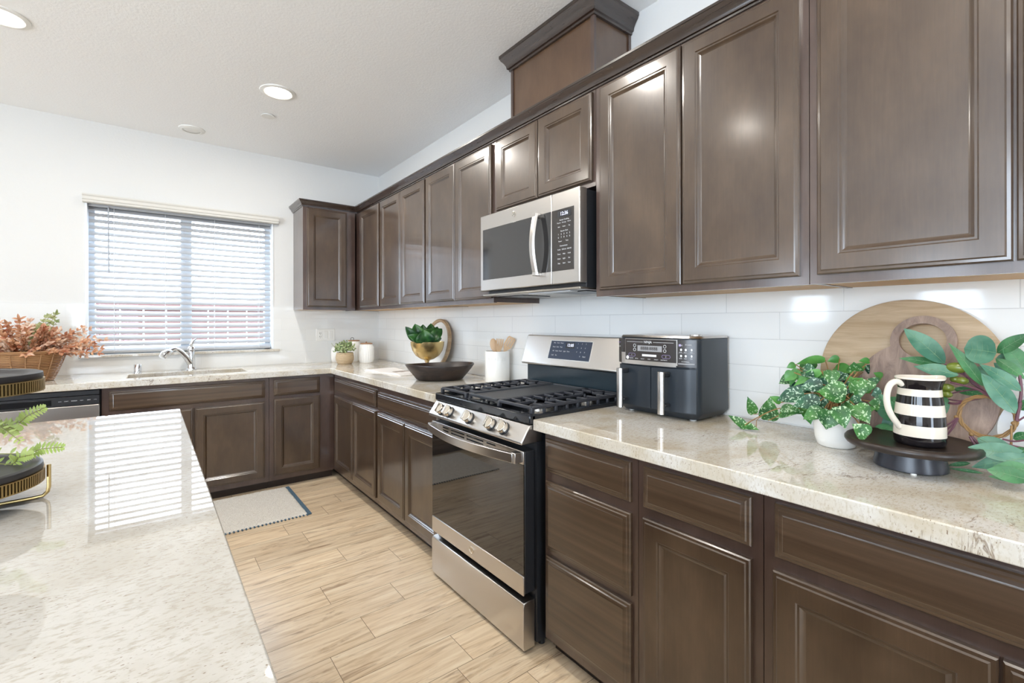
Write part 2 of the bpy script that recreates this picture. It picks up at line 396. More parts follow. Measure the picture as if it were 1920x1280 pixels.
# ------------------------------------------------------------------ the room
FZ = 0.057; H = 2.671; ZC = 0.914; XL = -6.0; YR = -9.0; CABB = 1.372
WX0, WX1, WZ0, WZ1 = -2.107, -0.927, 1.046, 2.112
b = MB()
for (x0, x1, z0, z1) in ((XL, WX0, FZ, H), (WX1, 0.12, FZ, H), (WX0, WX1, FZ, WZ0-0.02), (WX0, WX1, WZ1, H)): b.box(x0, x1, 0, 0.15, z0, z1)
struct(b.obj('wall_back', M_WALL, smooth=False))
struct(MB().box(0, 0.12, YR, 0, FZ, H).obj('wall_right', M_WALL, smooth=False))
b = MB()   # left wall: two windows and a large opening added for fill light
for (y0, y1, z0, z1) in ((-1.3, 0, FZ, H), (-2.82, -1.8, FZ, H), (-3.95, -3.38, FZ, H), (YR, -6.6, FZ, H),
                         (-1.8, -1.3, FZ, 1.27), (-1.8, -1.3, 2.02, H), (-3.38, -2.82, FZ, 1.27), (-3.38, -2.82, 2.02, H), (-6.6, -3.95, FZ, 0.18), (-6.6, -3.95, 2.46, H)):
    b.box(XL-0.12, XL, y0, y1, z0, z1)
struct(b.obj('wall_left', M_WALL, smooth=False))
b = MB()
for (x0, x1, z0, z1) in ((XL, -3.1, FZ, H), (-1.9, 0, FZ, H), (-3.1, -1.9, 2.3, H)): b.box(x0, x1, YR-0.12, YR, z0, z1)
struct(b.obj('wall_rear', M_WALL, smooth=False))  # its unseen gap was added to light the back wall evenly
struct(MB().box(XL-0.12, 0.12, YR-0.12, 0.15, H, H+0.1).obj('ceiling', M_CEIL, smooth=False))
# floor: planks running along x, one mesh
PW = 0.1635; b = MB(); rnd = []
b.use(M_GROUT); b.box(XL, 0, YR, 0, FZ-0.08, FZ-0.0015); rnd += [0.5]*6
b.use(M_FLOOR)
known = {}
for y, x in ((-1.157, -0.861), (-1.32, -1.127), (-1.646, -1.327), (-1.809, -0.962), (-2.135, -1.139), (-2.624, -1.239), (-2.787, -0.836)):
    known[round((y+2.624)/PW)] = x
for k in range(-40, 18):
    y1 = -2.624+PW*k; y0 = y1-PW
    if y1 > 0.01 or y0 < YR: continue
    x = known.get(k, -0.2-random.random()*1.2) ; x += 1.22*math.ceil((0-x)/1.22)
    while x > XL:
        a, c = max(XL, x-1.22), min(0, x); r = random.random()
        if c-a > 0.01: b.poly([(a+0.0009, y0+0.0009, FZ), (c-0.0009, y0+0.0009, FZ), (c-0.0009, min(0, y1)-0.0009, FZ), (a+0.0009, min(0, y1)-0.0009, FZ)]); rnd.append(r)
        x -= 1.22
fl = struct(b.obj('floor', smooth=False, recalc=False))
at_ = fl.data.attributes.new('rnd', 'FLOAT', 'FACE'); at_.data.foreach_set('value', rnd)
# glazed tile backsplash: thin slabs with a bullnose cap
struct(MB().box(-0.008, 0, -5.2, 0, ZC, 1.425).obj('trim_1', M_TILE_R, smooth=False))
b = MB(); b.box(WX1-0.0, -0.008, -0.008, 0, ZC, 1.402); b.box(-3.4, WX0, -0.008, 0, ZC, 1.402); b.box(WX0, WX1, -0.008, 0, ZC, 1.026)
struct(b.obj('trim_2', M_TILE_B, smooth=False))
# window: reveals, vinyl frame, glass, stone sill
b = MB(); b.box(WX0, WX1, 0.088, 0.15, WZ1-0.045, WZ1); b.box(WX0, WX1, 0.088, 0.15, WZ0, WZ0+0.05)
for x0, x1 in ((WX0, WX0+0.045), (WX1-0.05, WX1), (-1.562, -1.492)): b.box(x0, x1, 0.088, 0.15, WZ0, WZ1)
b.box(WX0-0.001, WX0+0.012, -0.006, 0.088, WZ0, WZ1); b.box(WX1-0.012, WX1+0.001, -0.006, 0.088, WZ0, WZ1)
wf = struct(b.obj('window_1', mat('vinyl', (0.80, 0.84, 0.88), 0.35), bevel=0.002))
MB().box(WX0+0.03, WX1-0.03, 0.118, 0.122, WZ0+0.03, WZ1-0.03).obj('window_glass', M_GLASS, wf, smooth=False)
struct(MB().box(-2.14, -0.885, -0.03, 0.15, 1.026, 1.046).obj('trim_3', M_QUARTZ, bevel=0.003))
# simple frame for the added rear opening
b = MB()
for x in (-3.1, -1.96): b.box(x, x+0.06, YR-0.1, YR-0.04, FZ, 2.3)
struct(b.obj('added_rear_frame', M_TRIM, smooth=False))

# outside
b = MB(); b.box(-16, 14, 0.3, 30, -0.25, -0.2); struct(b.obj('ground_outside', M_GROUND, smooth=False))
fe = thing('wooden_fence', 'reddish wooden board fence seen between the window blind slats', 'fence', (-1.2, 2.2, -0.2))
b = MB()
for i in range(60):
    x = -6+i*0.2; b.box(x, x+0.188, 2.2, 2.22, -0.2, 1.50+0.006*(i % 3))
b.obj('fence_boards', M_FENCE, fe, smooth=False)
MB().box(-6, 6, 2.16, 2.2, 1.42, 1.50).obj('rail', M_FENCE, fe, smooth=False)
hb = thing('neighbouring_house', 'pale stucco house beyond the fence at the left of the window', 'house', (-5.5, 7, -0.2))
MB().box(-9, -3.08, 6.5, 9, -0.2, 2.95).obj('stucco_wall', M_STUCCO, hb, smooth=False)
MB().box(-9.2, -2.9, 6.3, 9.2, 2.95, 3.1).obj('roof', mat('roof_tile', (0.35, 0.22, 0.16), 0.8), hb, smooth=False)

# ------------------------------------------------------------------ cabinetry
DP = [(0, 0), (0, 0.012), (0.003, 0.0155), (0.009, 0.0165), (0.012, 0.0195), (0.050, 0.0195), (0.053, 0.0165), (0.0575, 0.0165), (0.061, 0.0125), (0.068, 0.0085)]
SP = [(0, 0), (0, 0.009), (0.003, 0.0125), (0.009, 0.0135), (0.012, 0.0165), (0.018, 0.0175), (0.022, 0.0195)]
def fmap(side, X0):
    if side == 'r': return lambda a, z, n: (-X0-n, a, z)
    if side == 'i': return lambda a, z, n: (-X0+n, a, z)
    return lambda a, z, n: (a, -X0-n, z)
def panel(side, X0, a0, a1, z0, z1, prof, name, m, parent):
    F = fmap(side, X0); b = MB(); rs = []
    for i, n in prof: rs.append([F(a0+i, z0+i, n), F(a1-i, z0+i, n), F(a1-i, z1-i, n), F(a0+i, z1-i, n)])
    b.rings(rs)
    return b.obj(name, m, parent, sharp=25)
def cabinet(name, label, cat, side, a0, a1, z0, z1, X0, loc, group, doors=(), drawers=(), kick=False, under=False, side_panels=False):
    o = thing(name, label, cat, loc, group)
    b = MB()
    def bx(p, q, r, s2, n0, n1):
        if side == 'r': b.box(-n1, -n0, min(p, q), max(p, q), r, s2)
        else: b.box(min(p, q), max(p, q), -n1, -n0, r, s2)
    if under:
        bx(a0, a1, z0+0.012, z1, 0.009, X0-0.02)
        bx(a0, a1, z0, z1, X0-0.02, X0)
        bx(a0, a0+(0.006 if a1 > a0 else -0.006), z0+0.003, z0+0.012, 0.009, X0-0.02); bx(a1, a1-(0.006 if a1 > a0 else -0.006), z0+0.003, z0+0.012, 0.009, X0-0.02)
    else: bx(a0, a1, z0, z1, 0.009, X0)
    b.obj('carcass', M_FRAME, o, smooth=False)
    if under:
        b2 = MB(); b = b2
        bx(a0+(0.0062 if a1 > a0 else -0.0062), a1-(0.0062 if a1 > a0 else -0.0062), z0+0.005, z0+0.0118, 0.009, X0-0.02); q = b2.obj('bottom_panel', M_PLY, o, smooth=False); q['label'] = 'unfinished pale underside'
    if kick:
        b = MB(); bx(a0, a1, FZ, z0, 0.05, 0.56); b.obj('toe_kick', M_KICK, o, smooth=False)
    for (p, q, r, s2) in doors: panel(side, X0, min(p, q), max(p, q), r, s2, DP, 'door', M_WOOD, o)
    for (p, q, r, s2) in drawers: panel(side, X0, min(p, q), max(p, q), r, s2, SP, 'drawer_front', M_WOODH, o)
    return o
UG = 'upper cabinets along the walls'; BG = 'base cabinets under the worktops'
UT = 2.24; DT = 2.203; DB = 1.396
cabinet('wall_cabinet', 'single-door dark brown upper cabinet on the window wall, beside the blind', 'cabinet', 'b', -0.77, -0.346, CABB, UT, 0.325, (-0.55, 0, CABB), UG, doors=[(-0.742, -0.421, DB, DT)], under=True)
cabinet('corner_cabinet', 'narrow dark upper corner cabinet with one slim door on the tiled long wall', 'cabinet', 'r', -0.009, -0.848, CABB, UT, 0.325, (0, -0.4, CABB), UG, doors=[(-0.830, -0.428, DB, DT)], under=True)
cabinet('wall_cabinet', 'two-door upper cabinet above the gold pedestal bowl, second from the corner', 'cabinet', 'r', -0.850, -1.614, CABB, UT, 0.325, (0, -1.23, CABB), UG, doors=[(-1.230, -0.866, DB, DT), (-1.603, -1.237, DB, DT)], under=True)
cabinet('wall_cabinet', 'two-door upper cabinet immediately left of the microwave', 'cabinet', 'r', -1.616, -2.366, CABB, UT, 0.325, (0, -2.0, CABB), UG, doors=[(-1.988, -1.626, DB, DT), (-2.359, -1.995, DB, DT)], under=True)
cabinet('wall_cabinet', 'short two-door upper cabinet directly above the microwave', 'cabinet', 'r', -2.368, -3.078, 1.822, UT, 0.325, (0, -2.72, 1.82), UG, doors=[(-2.730, -2.407, 1.843, DT), (-3.065, -2.736, 1.843, DT)])
cabinet('wall_cabinet', 'tall two-door upper cabinet immediately right of the microwave', 'cabinet', 'r', -3.080, -3.853, CABB, UT, 0.325, (0, -3.46, CABB), UG, doors=[(-3.468, -3.108, DB, DT), (-3.833, -3.474, DB, DT)], under=True)
cabinet('wall_cabinet', 'large upper cabinet above the round cutting board at the right edge', 'cabinet', 'r', -3.855, -4.625, CABB, UT, 0.325, (0, -4.24, CABB), UG, doors=[(-4.238, -3.876, DB, DT), (-4.604, -4.243, DB, DT)], under=True)

def sweep(path, prof, name, m, parent=None):
    b = MB(); n = len(path); rs = []
    for i, p in enumerate(path):
        p = Vector(p)
        def nrm(a, c): d = (Vector(c)-Vector(a)).normalized(); return Vector((-d.y, d.x))*SGN
        if i == 0: N = nrm(path[0], path[1])
        elif i == n-1: N = nrm(path[-2], path[-1])
        else:
            n1, n2 = nrm(path[i-1], path[i]), nrm(path[i], path[i+1]); N = (n1+n2); N = N/(1+n1.dot(n2))
        rs.append([(p.x+N.x*q, p.y+N.y*q, z) for q, z in prof])
    b.rings(rs); return b.obj(name, m, parent, sharp=30)
SGN = -1
def crown_prof(z0, k, dn): return [(-0.004, z0), (0.006*dn, z0), (0.007*dn, z0+0.006*k), (0.013*dn, z0+0.008*k), (0.015*dn, z0+0.017*k), (0.022*dn, z0+0.027*k), (0.031*dn, z0+0.036*k), (0.034*dn, z0+0.042*k), (0.036*dn, z0+0.043*k), (0.036*dn, z0+0.052*k), (-0.004, z0+0.052*k)]
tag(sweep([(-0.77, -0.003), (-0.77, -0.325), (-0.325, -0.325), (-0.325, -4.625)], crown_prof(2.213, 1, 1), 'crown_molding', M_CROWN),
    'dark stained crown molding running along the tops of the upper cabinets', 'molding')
ch = thing('duct_cover', 'boxy wooden duct cover rising from the upper cabinets to the ceiling', 'duct cover', (0, -2.71, 2.26))
MB().box(-0.246, -0.003, -2.995, -2.424, UT, 2.64).obj('side_panels', M_DUCT, ch, smooth=False)
for q in ((-0.252, -0.238, -3.002, -2.982), (-0.252, -0.24, -2.438, -2.42), (-0.018, -0.003, -3.002, -2.996)): MB().box(*q, UT, 2.62).obj('corner_strip', M_FRAME, ch, smooth=False)
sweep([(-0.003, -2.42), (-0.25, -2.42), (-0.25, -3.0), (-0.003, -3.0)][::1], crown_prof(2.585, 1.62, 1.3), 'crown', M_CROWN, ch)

# base cabinets
BZ = 0.118; BT = ZC-0.040; X0B = 0.61
cabinet('sink_cabinet', 'wide dark base cabinet below the sink with a long false drawer front', 'cabinet', 'b', -1.985, -1.072, BZ, BT, X0B, (-1.5, -0.3, FZ), BG,
        doors=[(-1.951, -1.529, 0.155, 0.702), (-1.519, -1.101, 0.155, 0.702)], drawers=[(-1.951, -1.099, 0.730, 0.851)], kick=True)
cabinet('base_cabinet', 'narrow base cabinet with drawer and door right of the sink cabinet', 'cabinet', 'b', -1.070, -0.612, BZ, BT, X0B, (-0.9, -0.3, FZ), BG,
        doors=[(-1.042, -0.721, 0.155, 0.712)], drawers=[(-1.042, -0.721, 0.734, 0.852)], kick=True)
cabinet('base_cabinet', 'base cabinet in the far corner of the long wall, one drawer over two slim doors', 'cabinet', 'r', -0.010, -1.506, BZ, BT, X0B, (-0.3, -1.0, FZ), BG,
        doors=[(-1.063, -0.660, 0.155, 0.706), (-1.491, -1.070, 0.155, 0.706)], drawers=[(-1.491, -0.660, 0.730, 0.840)], kick=True)
cabinet('base_cabinet', 'base cabinet just left of the gas range, one drawer over two doors', 'cabinet', 'r', -1.508, -2.345, BZ, BT, X0B, (-0.3, -1.9, FZ), BG,
        doors=[(-1.916, -1.526, 0.155, 0.700), (-2.320, -1.924, 0.155, 0.700)], drawers=[(-2.320, -1.526, 0.722, 0.830)], kick=True)
cabinet('drawer_cabinet', 'three-drawer base cabinet just right of the gas range', 'cabinet', 'r', -3.088, -3.500, BZ, BT, X0B, (-0.3, -3.3, FZ), BG,
        drawers=[(-3.479, -3.101, 0.731, 0.850), (-3.479, -3.101, 0.449, 0.697), (-3.479, -3.101, 0.153, 0.426)], kick=True)
cabinet('base_cabinet', 'narrow base cabinet with one drawer over one door, right of the three-drawer stack', 'cabinet', 'r', -3.502, -3.858, BZ, BT, X0B, (-0.3, -3.7, FZ), BG,
        doors=[(-3.834, -3.525, 0.155, 0.702)], drawers=[(-3.834, -3.525, 0.732, 0.851)], kick=True)
cabinet('base_cabinet', 'wide base cabinet at the bottom right with a long drawer front', 'cabinet', 'r', -3.860, -4.640, BZ, BT, X0B, (-0.3, -4.25, FZ), BG,
        doors=[(-4.247, -3.884, 0.155, 0.700), (-4.615, -4.252, 0.155, 0.700)], drawers=[(-4.615, -3.887, 0.730, 0.853)], kick=True)
# worktops
def slab(cells, xs, ys, z0, z1):
    b = MB(); V = {}
    def g(i, j, k):
        if (i, j, k) not in V: V[(i, j, k)] = b.v((xs[i], ys[j], (z0, z1)[k]))
        return V[(i, j, k)]
    for (i, j) in cells:
        b.face([g(i, j, 1), g(i+1, j, 1), g(i+1, j+1, 1), g(i, j+1, 1)]); b.face([g(i, j+1, 0), g(i+1, j+1, 0), g(i+1, j, 0), g(i, j, 0)])
        for (di, dj, p, q) in ((-1, 0, (i, j+1), (i, j)), (1, 0, (i+1, j), (i+1, j+1)), (0, -1, (i, j), (i+1, j)), (0, 1, (i+1, j+1), (i, j+1))):
            if (i+di, j+dj) not in cells: b.face([g(*p, 0), g(*q, 0), g(*q, 1), g(*p, 1)])
    bmesh.ops.dissolve_limit(b.bm, angle_limit=0.01, verts=b.bm.verts, edges=b.bm.edges)
    return b
xs = [-3.4, -1.87, -1.19, -0.648, -0.009]; ys = [-2.343, -0.648, -0.50, -0.20, -0.009]
cells = {(3, 0)} | {(i, j) for i in range(4) for j in range(1, 4)}; cells.discard((1, 2))
tag(slab(cells, xs, ys, ZC-0.040, ZC).obj('worktop', M_QUARTZ, bevel=0.003), 'L-shaped speckled pale quartz worktop around the sink corner', 'worktop', 'quartz worktops')
tag(MB().box(-0.648, -0.009, -4.8, -3.062, ZC-0.040, ZC).obj('worktop', M_QUARTZ, bevel=0.003), 'speckled beige quartz worktop under the air fryer and plants', 'worktop', 'quartz worktops')
# island
isl = thing('kitchen_island', 'kitchen island with a large glossy speckled quartz top in the foreground', 'island', (-2.3, -3.6, FZ))
MB().box(-3.05, -1.655, -5.6, -2.003, ZC-0.040, ZC).obj('worktop', M_QUARTZ_I, isl, bevel=0.003)
MB().box(-2.75, -1.70, -5.5, -2.05, FZ+0.1, ZC-0.041).obj('cabinet_body', M_FRAME, isl, smooth=False)
MB().box(-2.70, -1.76, -5.45, -2.1, FZ, FZ+0.1).obj('toe_kick', M_KICK, isl, smooth=False)
for y in (-5.02, -4.16, -3.30, -2.50): panel('i', 1.70, y-0.42, y+0.42, FZ+0.13, 0.84, DP, 'side_panel', M_WOOD, isl)
# sink
sk = thing('kitchen_sink', 'undermount stainless steel sink set in the worktop below the window', 'sink', (-1.53, -0.35, 0.72))
b = MB(); x0, x1, y0, y1 = -1.888, -1.172, -0.518, -0.182
rs = []
for i, z in ((-0.018, ZC-0.0405), (0, ZC-0.0405), (0.004, ZC-0.10), (0.012, 0.715), (0.05, 0.70)):
    rs.append([(x0+i+0.018, y0+i+0.018, z), (x1-i-0.018, y0+i+0.018, z), (x1-i-0.018, y1-i-0.018, z), (x0+i+0.018, y1-i-0.018, z)])
b.rings(rs, True, False, True); b.obj('basin', M_STEEL, sk, sharp=30, recalc=False)
MB().cyl((-1.53, -0.35, 0.7005), (-1.53, -0.35, 0.704), 0.045).obj('drain', M_CHROME, sk)

# faucet
fx, fy = -1.508, -0.112
fa = thing('kitchen_faucet', 'chrome single-lever faucet behind the sink', 'faucet', (fx, fy, ZC))
MB().lathe((fx, fy, ZC), [(0.034, 0), (0.034, 0.006), (0.030, 0.012), (0.028, 0.03), (0.026, 0.08), (0.023, 0.125), (0.021, 0.14), (0.024, 0.146), (0.024, 0.160), (0.018, 0.175), (0.006, 0.182)], 28).obj('body', M_CHROME, fa)
P0 = Vector((fx-0.008, fy-0.012, ZC+0.05)); pts = []
E1 = Vector((-1.655, -0.27, 1.052))
for i in range(15):
    q = i/14; p = P0.lerp(E1, q); p.z = ZC+0.05+(0.115)*math.sin(PI*0.5*min(1, q*1.35))**0.9 - (0.02*max(0, q-0.74)/0.26); pts.append(p)
MB().tube(pts, [0.021-0.006*min(1, i/8) for i in range(15)], 16).obj('spout', M_CHROME, fa)
MB().tube([pts[-1]+Vector((0.018, 0.02, 0.004)), pts[-1], pts[-1]+Vector((-0.02, -0.022, -0.012)), pts[-1]+Vector((-0.03, -0.032, -0.03))], [0.017, 0.022, 0.024, 0.022], 16).obj('spray_head', M_CHROME, fa)
MB().tube([(fx, fy, ZC+0.168), (fx+0.002, fy-0.006, ZC+0.195), (fx+0.012, fy-0.014, ZC+0.220), (fx+0.032, fy-0.022, ZC+0.236)], [0.013, 0.011, 0.008, 0.004], 12).obj('lever', M_CHROME, fa)
tag(MB().lathe((-1.822, -0.125, ZC), [(0.027, 0), (0.027, 0.004), (0.0225, 0.006), (0.0225, 0.058), (0.020, 0.062), (0.002, 0.063)], 24).obj('air_gap_cap', M_CHROME), 'small chrome cylinder standing on the worktop left of the faucet', 'fitting')

# dishwasher
dw = thing('dishwasher', 'stainless steel dishwasher with a black control strip under the worktop', 'dishwasher', (-2.29, -0.3, FZ))
MB().box(-2.595, -1.990, -0.60, -0.02, FZ+0.1, BT-0.004).obj('tub', M_BLACK, dw, smooth=False)
MB().box(-2.592, -1.993, -0.632, -0.60, 0.16, 0.782).obj('door_panel', M_STEEL, dw, bevel=0.004)
b = MB(); b.box(-2.592, -1.993, -0.632, -0.60, 0.784, 0.838); b.box(-2.592, -1.993, -0.630, -0.60, 0.840, 0.868); b.obj('control_strip', M_BLACK, dw, bevel=0.002)
MB().box(-2.50, -2.20, -0.634, -0.631, 0.792, 0.826).obj('handle_pocket', M_GLOSS, dw, bevel=0.003)
b = MB(); b.use(M_INK)
for x, s_, tx in ((-2.165, 0.008, '==='), (-2.138, 0.006, 'START'), (-2.105, 0.009, 'WASH'), (-2.072, 0.006, 'HEAT'), (-2.040, 0.008, 'DRY'), (-2.012, 0.005, 'LOCK')): b.text(tx, (x, -0.632, 0.812), (1, 0, 0), (0, 0, 1), s_)
b.obj('panel_lettering', None, dw, smooth=False, recalc=False)
MB().box(-2.59, -2.0, -0.56, -0.05, FZ, FZ+0.1).obj('toe_kick', M_KICK, dw, smooth=False)

# ------------------------------------------------------------------ gas range
YA, YB = -2.352, -3.048
rg = thing('gas_range', 'freestanding stainless steel gas range with black grates between the base cabinets', 'range', (-0.35, -2.71, FZ))
b = MB(); b.box(-0.625, -0.03, -3.058, -2.350, FZ+0.03, 0.895)
b.obj('body', M_BLACK, rg, smooth=False)
for x in (-0.58, -0.10):
    for y in (-2.40, -3.03): MB().cyl((x, y, FZ), (x, y, FZ+0.035), 0.014, seg=12).obj('foot', M_BLACK, rg)
od = MB(); od.box(-0.676, -0.628, YB, YA, 0.276, 0.797); od = od.obj('oven_door', M_BLACK, rg, bevel=0.003)
MB().box(-0.680, -0.675, YB+0.001, YA-0.001, 0.345, 0.748).obj('door_glass', M_GLASSO, od, smooth=False)
MB().box(-0.682, -0.674, YB, YA, 0.272, 0.343).obj('lower_trim', M_STEEL, od, bevel=0.002)
b = MB(); b.box(-0.682, -0.674, YB, YA, 0.750, 0.798); b.obj('upper_trim', M_STEEL, od, bevel=0.002)
b = MB()
for ya, yb in ((-2.46, -2.51), (-2.535, -2.645), (-2.665, -2.79), (-2.815, -2.875)):
    for z in (0.768, 0.782): b.box(-0.6832, -0.680, yb, ya, z, z+0.006)
b.obj('vent_slots', M_GLOSS, od, smooth=False)
b = MB(); rs = []
for i in range(25):
    q = i/24; y = -2.385+(-3.030+2.385)*q; x = -0.715-0.040*math.sin(PI*q); rs.append([(x-0.006, y, 0.760), (x+0.008, y, 0.758), (x+0.008, y, 0.796), (x-0.006, y, 0.794)])
b.rings(rs); b.box(-0.716, -0.68, -2.405, -2.375, 0.758, 0.796); b.box(-0.716, -0.68, -3.042, -3.012, 0.758, 0.796)
b.obj('handle', M_STEEL, od, bevel=0.002)
def emblem(c, ax, ay, r, parent):
    b = MB(); c, ax, ay = Vector(c), Vector(ax), Vector(ay); n = ax.cross(ay)
    b.use(M_KNOB); b.lathe(c, [(r, 0), (r, 0.002), (r*0.86, 0.0025), (r*0.82, 0.0012), (0.0001, 0.0012)], 24, axis=n)
    b.use(M_STEELD); b.text('GE', c+n*0.0018, ax, ay, r*0.95)
    return b.obj('emblem', None, parent, recalc=False)
emblem((-0.682, -2.702, 0.310), (0, -1, 0), (0, 0, 1), 0.016, od)
b = MB(); rs = []
for y in (YA, YB): rs.append([(-0.668, y, 0.246), (-0.680, y, 0.242), (-0.683, y, 0.230), (-0.683, y, 0.085), (-0.678, y, 0.070), (-0.628, y, 0.070), (-0.628, y, 0.246)])
b.rings(rs); b.obj('storage_drawer', M_STEEL, rg, bevel=0.002)
# control panel and knobs
b = MB(); rs = []
for y in (-2.356, -3.060): rs.append([(-0.660, y, 0.894), (-0.702, y, 0.836), (-0.700, y, 0.826), (-0.66, y, 0.826), (-0.60, y, 0.826), (-0.60, y, 0.894)])
b.rings(rs); cp = b.obj('control_panel', M_STEEL, rg, bevel=0.004)
kn = Vector((-0.81, 0, 0.586)).normalized(); kup = Vector((0.586, 0, 0.81)).normalized()
for y in (-2.455, -2.525, -2.690, -2.850, -2.935):
    c = Vector((-0.683, y, 0.862)); b = MB()
    b.use(M_BLACK); b.lathe(c, [(0.026, -0.002), (0.026, 0.004), (0.022, 0.005)], 28, axis=kn)
    b.use(M_KNOB); b.lathe(c, [(0.0225, 0.004), (0.0235, 0.022), (0.0215, 0.025), (0.0001, 0.0255)], 28, axis=kn)
    b.bar(c+kn*0.032-kup*0.0215, c+kn*0.032+kup*0.0215, 0.011, 0.016, up=kn)
    b.obj('knob', None, rg, bevel=0.001)
# cooktop
b = MB(); b.box(-0.64, -0.06, -3.05, -2.366, 0.896, 0.916); b.box(-0.664, -0.634, -3.064, -2.352, 0.896, 0.930); b.box(-0.09, -0.045, -3.064, -2.352, 0.896, 0.932)
b.box(-0.655, -0.05, -3.064, -3.048, 0.896, 0.9302); b.box(-0.655, -0.05, -2.368, -2.352, 0.896, 0.9302)
b.obj('cooktop', M_ENAMEL, rg, bevel=0.005)
for (x, y, r) in ((-0.50, -2.48, 0.042), (-0.22, -2.48, 0.034), (-0.36, -2.708, 0.045), (-0.50, -2.935, 0.046), (-0.22, -2.935, 0.034)):
    b = MB(); b.use(M_STEELD); b.lathe((x, y, 0.916), [(r*1.15, 0), (r*1.1, 0.010), (r*0.9, 0.012)], 24, cap0=False); b.use(M_IRON); b.lathe((x, y, 0.926), [(r, 0), (r, 0.006), (r*0.9, 0.009), (0.001, 0.010)], 24); b.obj('burner', None, rg)
ZG = 0.957
def grate(y0, y1):
    b = MB(); x0, x1 = -0.635, -0.115; h = 0.012
    for y in (y0, y1): b.bar((x0, y, ZG-h/2), (x1, y, ZG-h/2), 0.011, h)
    for x in (x0, x1): b.bar((x, y0, ZG-h/2), (x, y1, ZG-h/2), 0.011, h)
    for x in (x0, x1):
        for y in (y0, y1): b.bar((x, y, 0.930), (x, y, ZG-0.004), 0.014, 0.016, up=(1, 0, 0))
    ym = (y0+y1)/2
    for x in (-0.50, -0.22):
        d = 0.030
        for sx, sy in ((1, 1), (1, -1), (-1, 1), (-1, -1)):
            b.bar((x+sx*d, ym+sy*0.004, ZG-h/2), (x+sx*(d+0.028), ym+sy*0.030, ZG-h/2), 0.009, h)
    b.bar((x0, ym, ZG-h/2), (-0.56, ym, ZG-h/2), 0.009, h); b.bar((-0.45, ym, ZG-h/2), (-0.27, ym, ZG-h/2), 0.009, h); b.bar((-0.19, ym, ZG-h/2), (x1, ym, ZG-h/2), 0.009, h)
    for x in (-0.575, -0.515, -0.455, -0.395, -0.335, -0.275, -0.215, -0.160):
        for ya, sg in ((y0, 1), (y1, -1)):
            L = 0.062; b.bar((x, ya, ZG-h/2), (x, ya+sg*L, ZG-h/2-0.001), 0.010, h)
            b.bar((x, ya, ZG-0.030), (x, ya, ZG-0.006), 0.010, 0.012, up=(1, 0, 0))
    return b.obj('grate', M_IRON, rg, bevel=0.0025)
grate(-3.042, -2.838); grate(-2.588, -2.374)
b = MB(); b.box(-0.635, -0.115, -2.829, -2.598, ZG-0.012, ZG-0.006)
for (xa, xb, ya, yb) in ((-0.635, -0.622, -2.829, -2.598), (-0.128, -0.115, -2.829, -2.598), (-0.635, -0.115, -2.829, -2.818), (-0.635, -0.115, -2.609, -2.598)): b.box(xa, xb, ya, yb, ZG-0.014, ZG)
for x in (-0.625, -0.125):
    for y in (-2.82, -2.607): b.bar((x, y, 0.930), (x, y, ZG-0.01), 0.012, 0.012, up=(1, 0, 0))
b.obj('griddle_plate', M_GRID, rg, bevel=0.002)
# backguard
b = MB(); b.box(-0.09, -0.03, -3.055, -2.357, 0.925, 1.040); b.obj('backguard_base', M_BACKG, rg, bevel=0.004)
b = MB(); rs = []
for y in (-2.352, -3.060): rs.append([(-0.130, y, 1.050), (-0.126, y, 1.043), (-0.03, y, 1.043), (-0.03, y, 1.198), (-0.078, y, 1.200), (-0.084, y, 1.195)])
b.rings(rs); bg = b.obj('backguard_panel', M_STEEL, rg, bevel=0.004)
BA = Vector((-0.130, 0, 1.050)); BB = Vector((-0.084, 0, 1.195)); bd = (BB-BA).normalized(); bn = Vector((-bd.z, 0, bd.x))
def bp(y, t_, n=0.0): p = BA+bd*t_+bn*n; return (p.x, y, p.z)
b = MB(); b.use(M_CHROME)
b.hexa([bp(-2.558, 0.030, 0), bp(-2.850, 0.030, 0), bp(-2.850, 0.132, 0), bp(-2.558, 0.132, 0), bp(-2.558, 0.030, 0.0015), bp(-2.850, 0.030, 0.0015), bp(-2.850, 0.132, 0.0015), bp(-2.558, 0.132, 0.0015)])
b.use(M_PANELB)
b.hexa([bp(-2.562, 0.034, 0), bp(-2.846, 0.034, 0), bp(-2.846, 0.128, 0), bp(-2.562, 0.128, 0), bp(-2.562, 0.034, 0.003), bp(-2.846, 0.034, 0.003), bp(-2.846, 0.128, 0.003), bp(-2.562, 0.128, 0.003)])
b.use(M_BLACK); b.hexa([bp(-2.675, 0.092, 0.003), bp(-2.735, 0.092, 0.003), bp(-2.735, 0.121, 0.003), bp(-2.675, 0.121, 0.003), bp(-2.675, 0.092, 0.0036), bp(-2.735, 0.092, 0.0036), bp(-2.735, 0.121, 0.0036), bp(-2.675, 0.121, 0.0036)])
b.use(M_LED); b.text('12:05', bp(-2.707, 0.107, 0.0045), (0, -1, 0), bd, 0.021, 0.0002)
b.use(M_INK)
for i, (row, tz) in enumerate(((['Bake', 'Broil', 'Warm'], 0.117), (['Roast', 'Conv', 'Pizza'], 0.096), (['Self', 'Steam', 'Proof', 'Light', 'Timer'], 0.075), (['Lock', 'Set'], 0.053))):
    for j, w_ in enumerate(row): b.text(w_, bp(-2.592-0.026*j-(0.004 if i == 2 and j > 2 else 0), tz, 0.0035), (0, -1, 0), bd, 0.0085)
for i, row in enumerate(('123', '456', '789')):
    for j, w_ in enumerate(row): b.text(w_, bp(-2.758-0.026*j, 0.117-0.021*i, 0.0035), (0, -1, 0), bd, 0.009)
b.text('0', bp(-2.784, 0.054, 0.0035), (0, -1, 0), bd, 0.009); b.text('Start', bp(-2.812, 0.054, 0.0035), (0, -1, 0), bd, 0.010)
b.obj('control_display', None, bg, smooth=False, recalc=False)

